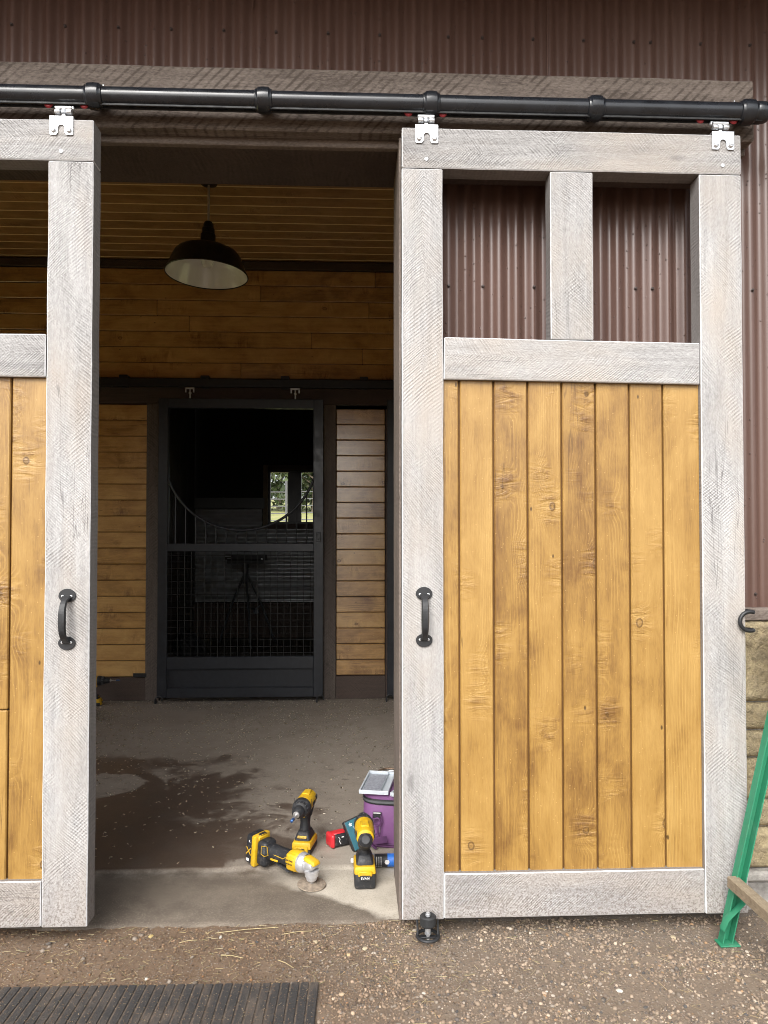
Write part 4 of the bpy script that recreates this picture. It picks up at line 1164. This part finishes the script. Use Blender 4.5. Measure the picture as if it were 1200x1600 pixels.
XZ = Matrix(((0, -1, 0, 0), (0, 0, -1, 0), (1, 0, 0, 0), (0, 0, 0, 1)))   # text runs up the long side
t.text('NAIL STRIKE', .0125, MT(Wc * .42, -.0024, Lc * .46) @ XZ, 0)
st_ = [( (.009 if q % 2 == 0 else .0038) * math.sin(q * math.pi / 5), (.009 if q % 2 == 0 else .0038) * math.cos(q * math.pi / 5)) for q in range(10)]
t.prism(st_, .0006, 0, MT(Wc * .26, -.0028, Lc * .84))
t.box((Wc * .70, -.0024, Lc * .78), (.007, .0008, .030), mi=1)
t.build('case_print', cs); nest(cs, face_panel='case_print', shell='clasp')

# silicone tube
tb_ = empty('caulk_tube', (.0, 2.672, .0215), label='blue and black cartridge of silicone sealant lying on its side by the jamb', cat='tube')
AXt = RYp
MB(M['white']).lathe([(.0070, -.018), (.0080, -.017), (.0088, .006), (.0185, .0062), (.0195, .014), (.0215, .018), (.0225, .036), (.0225, .040)], 24, mat=AXt).build('nozzle', tb_)
MB(M['blackp']).lathe([(.0222, .040), (.0228, .040), (.0228, .230), (.021, .231)], 28, mat=AXt).build('cartridge', tb_)
def wrap(x0, x1, a0, a1, mi, m, r0=.0231):
    V = []; n = 12
    bmx = bmesh.new(); prev = None
    for i in range(n + 1):
        a = R(a0 + (a1 - a0) * i / n); y_, z_ = -r0 * math.cos(a), r0 * math.sin(a)
        cur = (bmx.verts.new((x0, y_, z_)), bmx.verts.new((x1, y_, z_)))
        if prev: bmx.faces.new((prev[0], prev[1], cur[1], cur[0]))
        prev = cur
    m._merge(bmx, mi, False, None)
t = MB(M['blue'], M['white']); wrap(.048, .066, -80, 120, 0, t); wrap(.118, .150, -80, 120, 0, t); wrap(.0445, .047, -80, 120, 1, t, .0232); wrap(.067, .069, -80, 120, 1, t, .0232)
for i, x in enumerate((.077, .085, .093)): wrap(x, x + .0016, -25, 55, 1, t, .0232); wrap(x - .001, x + .0028, -48, -38, 1, t, .0232)
TV = Matrix(((0, 1, 0, 0), (0, 0, -1, 0), (1, 0, 0, 0), (0, 0, 0, 1)))   # letters run along the girth
t.text('SILICONE', .0105, MT(.0575, -.0236, .004) @ Matrix(((0, -1, 0, 0), (0, 0, -1, 0), (1, 0, 0, 0), (0, 0, 0, 1))), 1)
t.prism([(.0095 * math.cos(q * math.pi / 3) + .116, .0095 * math.sin(q * math.pi / 3) + .003) for q in range(6)], .0008, 1, MT(0, -.0242, 0))
t.build('label_print', tb_); nest(tb_, cartridge='label_print')

# purple cooler
co = empty('soft_cooler', (.238, 2.945, 0), (0, 0, R(-8)), label='purple soft cooler bag partly behind the jamb, with a clip hanging on its side', cat='cooler bag')
def sup(a, rx, ry, e=.42):
    c, s = math.cos(a), math.sin(a)
    return (rx * math.copysign(abs(c) ** e, c), ry * math.copysign(abs(s) ** e, s))
def loft(levels, mi=0, m=None, seg=48):
    t = bmesh.new(); rings = []
    for (z, rx, ry) in levels: rings.append([t.verts.new((*sup(2 * math.pi * i / seg, rx, ry), z)) for i in range(seg)])
    for A, B in zip(rings, rings[1:]):
        for i in range(seg): f = t.faces.new((A[i], A[(i + 1) % seg], B[(i + 1) % seg], B[i])); f.smooth = True
    t.faces.new(rings[0][::-1]); t.faces.new(rings[-1]); m._merge(t, mi, None, None)
m_ = MB(M['purple']); loft([(.0, .192, .132), (.006, .198, .138), (.03, .200, .140), (.10, .201, .142), (.165, .199, .140), (.172, .196, .137)], 0, m_); m_.build('body', co)
m_ = MB(M['purple_dark']); loft([(.012, .2005, .1405), (.017, .2025, .1425), (.022, .2005, .1405)], 0, m_); m_.build('base_seam', co)
m_ = MB(M['purple']); loft([(.190, .199, .140), (.200, .199, .140), (.208, .192, .133), (.212, .17, .115)], 0, m_); m_.build('lid', co)
m_ = MB(M['blackp'], M['greyp']); loft([(.170, .2005, .1415), (.173, .203, .144), (.176, .2035, .1445)], 0, m_); loft([(.1765, .202, .143), (.1855, .202, .143)], 1, m_); loft([(.186, .2035, .1445), (.189, .203, .144), (.191, .2, .141)], 0, m_); m_.build('zipper', co)
cx_, cyy = -.135, -.146
b = MB(M['blackp'], M['white']); b.box((cx_, cyy, .134), (.034, .010, .022), .002); b.box((cx_, cyy - .0055, .143), (.028, .001, .003), mi=1); b.build('clip_loop', co)
b = MB(M['purple_dark']); b.tube([(cx_ + .013 * math.cos(a), cyy - .008, .110 + .014 * math.sin(a)) for a in np.linspace(0, 2 * math.pi, 18, endpoint=False)], .0034, 8, closed=True)
b.tube([(cx_ - .016, cyy - .006, .135), (cx_ - .018, cyy - .008, .115), (cx_ - .010, cyy - .008, .098)], .0028, 6); b.tube([(cx_ + .016, cyy - .006, .135), (cx_ + .020, cyy - .008, .112), (cx_ + .010, cyy - .008, .094)], .0028, 6)
b.build('clip_ring', co)
b = MB(M['purple_dark'], M['steel']); b.tube([(cx_ + .002, cyy - .009, .097), (cx_ + .003, cyy - .010, .075), (cx_ + .004, cyy - .010, .064)], .0032, 8); b.tube([(cx_ + .012, cyy - .009, .092), (cx_ + .012, cyy - .009, .070)], .0022, 6, mi=1)
b.tube([(cx_ - .002 + .012 * math.cos(a), cyy - .010, .052 + .011 * math.sin(a)) for a in np.linspace(0, 2 * math.pi, 16, endpoint=False)], .003, 8, closed=True); b.build('snap_hook', co)
b = MB(M['purple_dark']); b.box((cx_ + .014, cyy - .012, .040), (.056, .004, .026), .001, rot=Matrix.Rotation(R(-12), 4, 'Y')); b.box((cx_ - .022, cyy - .010, .022), (.05, .016, .006), .001, rot=Matrix.Rotation(R(35), 4, 'Y')); b.build('strap', co)

nest(co, clip_loop='clip_ring snap_hook strap', body='base_seam')
# trays on the cooler
def tray(loc, rot, w_, d_, lab):
    r_ = empty('organizer_tray', loc, rot, label=lab, cat='tray', group='clear plastic trays on the cooler')
    MB(M['tray']).box((w_ / 2, d_ / 2, .0015), (w_, d_, .003), .001).build('tray_base', r_)
    b = MB(M['tray'])
    for (x0, x1, y0, y1) in ((0, w_, 0, .006), (0, w_, d_ - .006, d_), (0, .006, .006, d_ - .006), (w_ - .006, w_, .006, d_ - .006), (w_ * .72, w_ * .72 + .002, .006, d_ - .006)):
        b.box(((x0 + x1) / 2, (y0 + y1) / 2, .009), (x1 - x0, y1 - y0, .012), .001)
    b.build('tray_rim', r_)
    MB(M['tray_fill']).box((w_ * .38, d_ / 2, .0045), (w_ * .6, d_ * .86, .003), .001).build('tray_contents', r_)
    return r_
k = NT('speckled_contents'); P = k.obj(); k.base(k.mix(k.rng(k.noise(P, 110, 3, .6), .35, .68), (.20, .21, .25), (.34, .36, .40))); k.rough(.3); M['tray_fill'] = k.m
tray((.012, 2.830, .214), (R(1), 0, R(-11)), .118, .235, 'clear lidded plastic tray lying on the purple cooler, the larger one')
tray((.134, 2.800, .213), (0, 0, R(-28)), .12, .20, 'second clear plastic tray on the cooler, tucked behind the jamb')
# coil of cable on the floor
cc = MB(M['rusty'], M['steel'])
for i, rr_ in enumerate((.062, .058, .064)): cc.tube([(rr_ * math.cos(a), rr_ * math.sin(a), .006 + i * .009) for a in np.linspace(0, 2 * math.pi, 28, endpoint=False)], .0045, 8, closed=True, mi=i % 2)
cc.build('wire_coil', loc=(.175, 3.68, .001), label='small coil of shiny wire on the floor behind the cooler', cat='coil')

# ================================================================== GREEN STAND
gs = empty('work_trestle', (1.130, 2.154, -.02), label='green steel trestle with a weathered wooden crosspiece, at the stone wall', cat='trestle')
def channel(p0, p1, name, wd=.032, dp=.026, th=.0035):
    p0, p1 = Vector(p0), Vector(p1); d = (p1 - p0); L = d.length; d.normalize()
    yv = Vector((0, 1, 0)); xv = yv.cross(d).normalized(); yv = d.cross(xv)
    mt = Matrix.Translation(p0) @ Matrix(((xv.x, yv.x, d.x, 0), (xv.y, yv.y, d.y, 0), (xv.z, yv.z, d.z, 0), (0, 0, 0, 1)))
    b = MB(M['green'])
    b.box((0, th / 2 + dp / 2, L / 2), (wd, th, L), .0008, mat=mt)
    b.box((-wd / 2 + th / 2, 0, L / 2), (th, dp, L), .0008, mat=mt); b.box((wd / 2 - th / 2, 0, L / 2), (th, dp, L), .0008, mat=mt)
    return b.build(name, gs)
channel((0, 0, .002), (.222, -.02, 1.0), 'leg')
channel((.62, 0, .002), (.398, -.02, 1.0), 'leg')
channel((.03, -.27, .002), (.252, -.25, 1.0), 'leg'); channel((.62, -.27, .002), (.398, -.25, 1.0), 'leg')
MB(M['green']).box((.004, -.004, .003), (.062, .04, .005), .001).build('foot_plate', gs)
MB(M['green']).tube([(-.022, -.022, .055), (-.010, -.024, .085), (.018, -.022, .108), (.045, -.018, .130), (.066, -.012, .150)], [.014, .015, .013, .013, .015], 4, flat=(1.0, .3)).build('brace_strap', gs)
def bar(p0, p1, w_, t_, name):
    p0, p1 = Vector(p0), Vector(p1); d = p1 - p0; L = d.length; d.normalize(); zv = Vector((0, 0, 1)); xv = d.cross(zv).normalized(); zv = xv.cross(d)
    mt = Matrix.Translation((p0 + p1) / 2) @ Matrix(((zv.x, xv.x, d.x, 0), (zv.y, xv.y, d.y, 0), (zv.z, xv.z, d.z, 0), (0, 0, 0, 1)))
    o = MB(M['oldwood']).box((0, 0, 0), (w_, t_, L), .002).build(name, gs); o.matrix_local = mt; return o
bar((.020, -.005, .190), (.040, -.30, .172), .034, .034, 'crosspiece')
bar((.31, .03, 1.0), (.31, -.35, 1.0), .09, .30, 'top_board')

# ================================================================== RUBBER MAT
m = MB(M['mat'], M['mat_dirt'])
x = -1.62; i = 0
X1 = -.104
m.box((-.86, -.30, .006), (1.512, .62, .010), .002, mi=1)
while x < X1 - .012:
    wdt = .0228
    bmq = bmesh.new(); pts = []
    n = 12
    xo = x + .013
    rows_ = []
    for j in range(n + 1):
        y = -.61 + .62 * j / n
        jx = .0012 * noise.noise(Vector((x * 50, y * 9, 0)))
        zt_ = .0140 + .0012 * noise.noise(Vector((x * 40, y * 30, 2)))
        rows_.append([bmq.verts.new((xo - wdt / 2 + jx, y, .010)), bmq.verts.new((xo - wdt / 2 + .002 + jx, y, zt_)), bmq.verts.new((xo + wdt / 2 - .002 + jx, y, zt_)), bmq.verts.new((xo + wdt / 2 + jx, y, .010))])
    for A, B in zip(rows_, rows_[1:]):
        for q in range(3): bmq.faces.new((A[q], A[q + 1], B[q + 1], B[q]))
    bmq.faces.new(rows_[0]); bmq.faces.new(rows_[-1][::-1])
    m._merge(bmq, 0, False, None)
    x += .0262
m.box((X1 - .003, -.30, .009), (.010, .62, .012), .002)
m.build('rubber_mat', loc=(0, 1.984, GZ - .003), rot=(0, 0, R(-.8)), label='ribbed black rubber mat dusted with dirt on the gravel', cat='mat')

# ================================================================== LOOSE STUFF
def scatter(name, pos, size, cols, mat, shape='peb', flat=(.5, .9)):
    n = len(pos)
    if shape == 'peb':
        t = (1 + 5 ** .5) / 2
        bv = np.array([(-1, t, 0), (1, t, 0), (-1, -t, 0), (1, -t, 0), (0, -1, t), (0, 1, t), (0, -1, -t), (0, 1, -t), (t, 0, -1), (t, 0, 1), (-t, 0, -1), (-t, 0, 1)]) / 1.9
        bf = np.array([(0, 11, 5), (0, 5, 1), (0, 1, 7), (0, 7, 10), (0, 10, 11), (1, 5, 9), (5, 11, 4), (11, 10, 2), (10, 7, 6), (7, 1, 8), (3, 9, 4), (3, 4, 2), (3, 2, 6), (3, 6, 8), (3, 8, 9), (4, 9, 5), (2, 4, 11), (6, 2, 10), (8, 6, 7), (9, 8, 1)])
    elif shape == 'flake':
        bv = np.array([(-1, -.6, 0), (1, -.5, 0), (.8, .6, 0), (-.7, .5, .3)]); bf = np.array([(0, 1, 2), (0, 2, 3), (0, 3, 1)])
    else:
        bv = np.array([(-1, -.5, 0), (-1, .5, 0), (-1, 0, .8), (1, -.5, 0), (1, .5, 0), (1, 0, .8)]); bf = np.array([(0, 3, 5), (0, 5, 2), (1, 2, 5), (1, 5, 4), (0, 1, 4), (0, 4, 3)])
    k_ = len(bv)
    sc3 = np.stack([size * np.random.uniform(.8, 1.25, n), size * np.random.uniform(.6, 1.0, n), size * np.random.uniform(*flat, n)], 1) if shape == 'peb' else \
        (np.stack([size, size * np.random.uniform(.5, 1, n), size], 1) if shape == 'flake' else np.stack([size, np.random.uniform(.0006, .0013, n), np.random.uniform(.0006, .0012, n)], 1))
    V = bv[None] * sc3[:, None]
    if shape == 'peb': V = V * np.random.uniform(.82, 1.18, (n, k_, 1))
    th = np.random.uniform(0, 2 * np.pi, n); c, s = np.cos(th)[:, None], np.sin(th)[:, None]
    tl = np.random.uniform(-.25, .25, n)[:, None] * (1 if shape != 'straw' else .25)
    Z = V[..., 2] + V[..., 0] * tl
    X_ = V[..., 0] * c - V[..., 1] * s; Y_ = V[..., 0] * s + V[..., 1] * c
    P_ = np.stack([X_, Y_, Z], -1) + pos[:, None]
    me = bpy.data.meshes.new(name)
    nf = len(bf)
    me.vertices.add(n * k_); me.vertices.foreach_set('co', P_.ravel())
    faces = (bf[None] + (np.arange(n) * k_)[:, None, None]).reshape(-1, 3)
    me.loops.add(faces.size); me.loops.foreach_set('vertex_index', faces.ravel())
    me.polygons.add(len(faces)); me.polygons.foreach_set('loop_start', np.arange(len(faces)) * 3)
    me.update(calc_edges=True); me.materials.append(mat)
    at = me.color_attributes.new('tint', 'FLOAT_COLOR', 'POINT')
    cc_ = np.ones((n, k_, 4)); cc_[..., :3] = cols[:, None]; at.data.foreach_set('color', cc_.ravel())
    o = bpy.data.objects.new(name, me); col.objects.link(o); o['kind'] = 'stuff'
    return o
def gpos(n, x0, x1, y0, y1, lift):
    x = np.random.uniform(x0, x1, n); y = np.random.uniform(y0, y1, n)
    z = np.array([gheight(a, b) for a, b in zip(x, y)]) + lift
    return np.stack([x, y, z], 1)
pal = np.array([(.27, .225, .18), (.20, .163, .128), (.115, .098, .085), (.36, .31, .255), (.16, .128, .10), (.235, .19, .148), (.46, .43, .38), (.085, .08, .076), (.27, .185, .115)])
pw = np.array([.18, .22, .14, .07, .17, .15, .012, .04, .03]); pw /= pw.sum()
def cols(n, pal=pal, pw=pw): return pal[np.random.choice(len(pal), n, p=pw)] * np.random.uniform(.8, 1.2, (n, 1))
# denser, coarser gravel on the right; finer soil crumbs on the left
n = 60000
P_ = gpos(n, -1.3, 1.6, 1.55, 2.31, 0); clus = np.array([noise.noise(Vector((a * 5, b * 7, 1))) + .6 * noise.noise(Vector((a * 19, b * 19, 4))) for a, b in P_[:, :2]])
keep = np.random.rand(n) < np.clip(.55 + clus * 1.3, .12, 1) * np.clip(.5 + .65 * (P_[:, 0] + .5) / .8, .35, 1)
on_mat = (P_[:, 0] < -.095) & (P_[:, 1] < 1.995); keep &= ~on_mat
P_ = P_[keep]; sz = np.random.lognormal(math.log(.0024), .50, len(P_)); sz = np.clip(sz, .001, .0075)
P_[:, 2] += sz * .32
lf = np.clip((.35 - P_[:, 0]) / .7, 0, 1)[:, None]
sz = sz * (1 - .35 * lf[:, 0])
scatter('gravel', P_, sz, cols(len(P_)) * np.array([1.22, 1.14, 1.05]) * (1 - lf * np.array([.16, .30, .42])), M['pebbles'])
P_ = gpos(2600, -.2, 1.6, 1.6, 2.28, 0); sz = np.random.lognormal(math.log(.0036), .25, 2600); P_[:, 2] += sz * .2
m_ = ~((P_[:, 0] < -.095) & (P_[:, 1] < 1.995)); P_ = P_[m_]; sz = sz[m_]
scatter('gravel', P_, sz, cols(len(P_)) * 1.05, M['pebbles'])
P_ = gpos(170, -1.1, 1.6, 1.6, 2.27, 0); sz = np.random.lognormal(math.log(.0062), .22, 170); P_[:, 2] += sz * .25
m_ = ~((P_[:, 0] < -.095) & (P_[:, 1] < 1.995)) & (np.hypot(P_[:, 0] - .22, P_[:, 1] - 2.17) > .07); P_ = P_[m_]; sz = sz[m_]
scatter('gravel', P_, sz, cols(len(P_)) * .95, M['pebbles'])
# wood crumbs and soil bits on the left
n = 6000
P_ = gpos(n, -1.3, .3, 1.9, 2.31, .0018); m_ = ~((P_[:, 0] < -.095) & (P_[:, 1] < 1.995)); P_ = P_[m_]
pb = np.array([(.26, .15, .085), (.36, .24, .14), (.13, .085, .055), (.46, .36, .22), (.20, .12, .075)])
scatter('soil_crumbs', P_, np.random.uniform(.001, .003, len(P_)), cols(len(P_), pb, np.array([.3, .22, .25, .08, .15])), M['flakes'], 'flake')
# straw
ps = np.array([(.42, .33, .17), (.33, .25, .13), (.52, .44, .26), (.22, .22, .10)])
def straw(n, x0, x1, y0, y1, lo, hi):
    P_ = gpos(n, x0, x1, y0, y1, .0055); m_ = ~((P_[:, 0] < -.1) & (P_[:, 1] < 1.99)); P_ = P_[m_]
    return P_, np.random.uniform(lo, hi, len(P_)), cols(len(P_), ps, np.array([.4, .3, .2, .1]))
a = straw(700, -1.3, .3, 1.99, 2.30, .003, .013); b = straw(220, .1, 1.5, 1.7, 2.30, .005, .018)
scatter('straw', np.concatenate([a[0], b[0]]), np.concatenate([a[1], b[1]]), np.concatenate([a[2], b[2]]), M['straw'], 'straw')
# sprinkle on the mat
n = 3500; P_ = np.stack([np.random.uniform(-1.2, -.11, n), np.random.uniform(1.6, 1.985, n), np.full(n, GZ + .0120)], 1)
scatter('mat_debris', P_, np.random.uniform(.0008, .0022, n), cols(n, pb, np.array([.2, .3, .1, .3, .1])), M['flakes'], 'flake')
# sawdust flecks on the floor
n = 5200
x = np.random.uniform(-2.1, .6, n); y = 5.55 - np.abs(np.random.normal(0, 1, n)) * 1.0
y = np.where(np.random.rand(n) < .25, np.random.uniform(2.7, 5.5, n), y)
cl_ = np.array([noise.noise(Vector((a * 3, b * 3, 7))) for a, b in zip(x, y)])
m_ = (y > 2.69) & (cl_ > -.15 - .25 * np.random.rand(n)); x, y = x[m_], y[m_]; n = len(x)
pf = np.array([(.60, .52, .40), (.50, .42, .30), (.70, .64, .54)])
scatter('sawdust', np.stack([x, y, np.full(n, .0012)], 1), np.random.uniform(.0025, .0095, n), cols(n, pf * 1.3, np.array([.4, .3, .3])), M['flakes'], 'flake')
n = 1500   # heap of shavings by the wall
x = np.random.normal(-1.93, .13, n); y = np.random.normal(5.02, .09, n)
scatter('sawdust', np.stack([x, y, np.full(n, .0015) + np.random.uniform(0, .006, n)], 1), np.random.uniform(.003, .008, n), cols(n, pf * .9, np.array([.4, .3, .3])), M['flakes'], 'flake')

# a few bigger loose stones and stalks
def pix_ground(px, py, z=GZ):
    a_, p_ = R(2.26), R(1.15)
    fw = Vector((math.sin(a_) * math.cos(p_), math.cos(a_) * math.cos(p_), math.sin(p_))); rt = Vector((math.cos(a_), -math.sin(a_), 0)); up = rt.cross(fw)
    d = fw * 1110 + rt * (px - 600) - up * (py - 828); t_ = (z - 1.2) / d.z
    return d.x * t_, d.y * t_
for px, py, s, c_, lab in [(545, 1492, .0085, (.42, .30, .17), 'tan pebble on the soil just beyond the mat corner'), (493, 1474, .010, (.36, .29, .19), 'flat tan stone below the concrete edge, near the doorway middle'),
        (1052, 1465, .010, (.40, .33, .22), 'pale flat stone under the open door, by the trestle foot'), (570, 1483, .009, (.48, .41, .28), 'cream pebble in the soil below the doorway corner'),
        (968, 1550, .009, (.50, .47, .41), 'off-white stone alone in the grey gravel'), (534, 1555, .008, (.40, .30, .20), 'brown pebble beside the mat edge'), (236, 1466, .008, (.44, .33, .14), 'ochre chip among the straw beyond the mat')]:
    gx_, gy_ = pix_ground(px, py)
    bmq = bmesh.new(); bmesh.ops.create_icosphere(bmq, subdivisions=2, radius=1); sdv = random.random() * 30
    for v in bmq.verts: v.co *= 1 + .35 * noise.noise(v.co * 1.3 + Vector((sdv, 0, 0)))
    bmesh.ops.scale(bmq, vec=(s, s * .8, s * .5), verts=bmq.verts)
    me = bpy.data.meshes.new('stone'); bmq.to_mesh(me); bmq.free()
    me.materials.append(plain('loose_stone', c_, .85, var=.25, scale=150))
    o = bpy.data.objects.new('loose_stone', me); o.location = (gx_, gy_, gheight(gx_, gy_) + s * .25); o.rotation_euler = (0, 0, random.random() * 6); col.objects.link(o)
    tagit(o, lab, 'stone', 'loose stones on the ground')
for (x0, y0, x1, y1, lab) in [(336, 1461, 435, 1453, 'longest straw stalk, lying parallel to the concrete edge'), (441, 1465, 488, 1457, 'short straw stalk nearest the doorway, right of the longest one'), (280, 1475, 308, 1472, 'thin pale straw beside the longest stalk'),
        (345, 1497, 380, 1499, 'bent straw on the bare soil, close to the mat'), (434, 1504, 459, 1515, 'slanting straw stalk ending at a white pebble')]:
    a = pix_ground(x0, y0); b = pix_ground(x1, y1)
    za, zb = gheight(*a) + .005, gheight(*b) + .004
    MB(M['straw_big'] if 'straw_big' in M else M.setdefault('straw_big', plain('dry_straw', (.47, .38, .20), .7, var=.3, scale=60))).tube([(a[0], a[1], za), ((a[0] + b[0]) / 2, (a[1] + b[1]) / 2, (za + zb) / 2 + .003), (b[0], b[1], zb)], .0010, 5).build('straw_stalk', label=lab, cat='straw', group='single straw stalks')
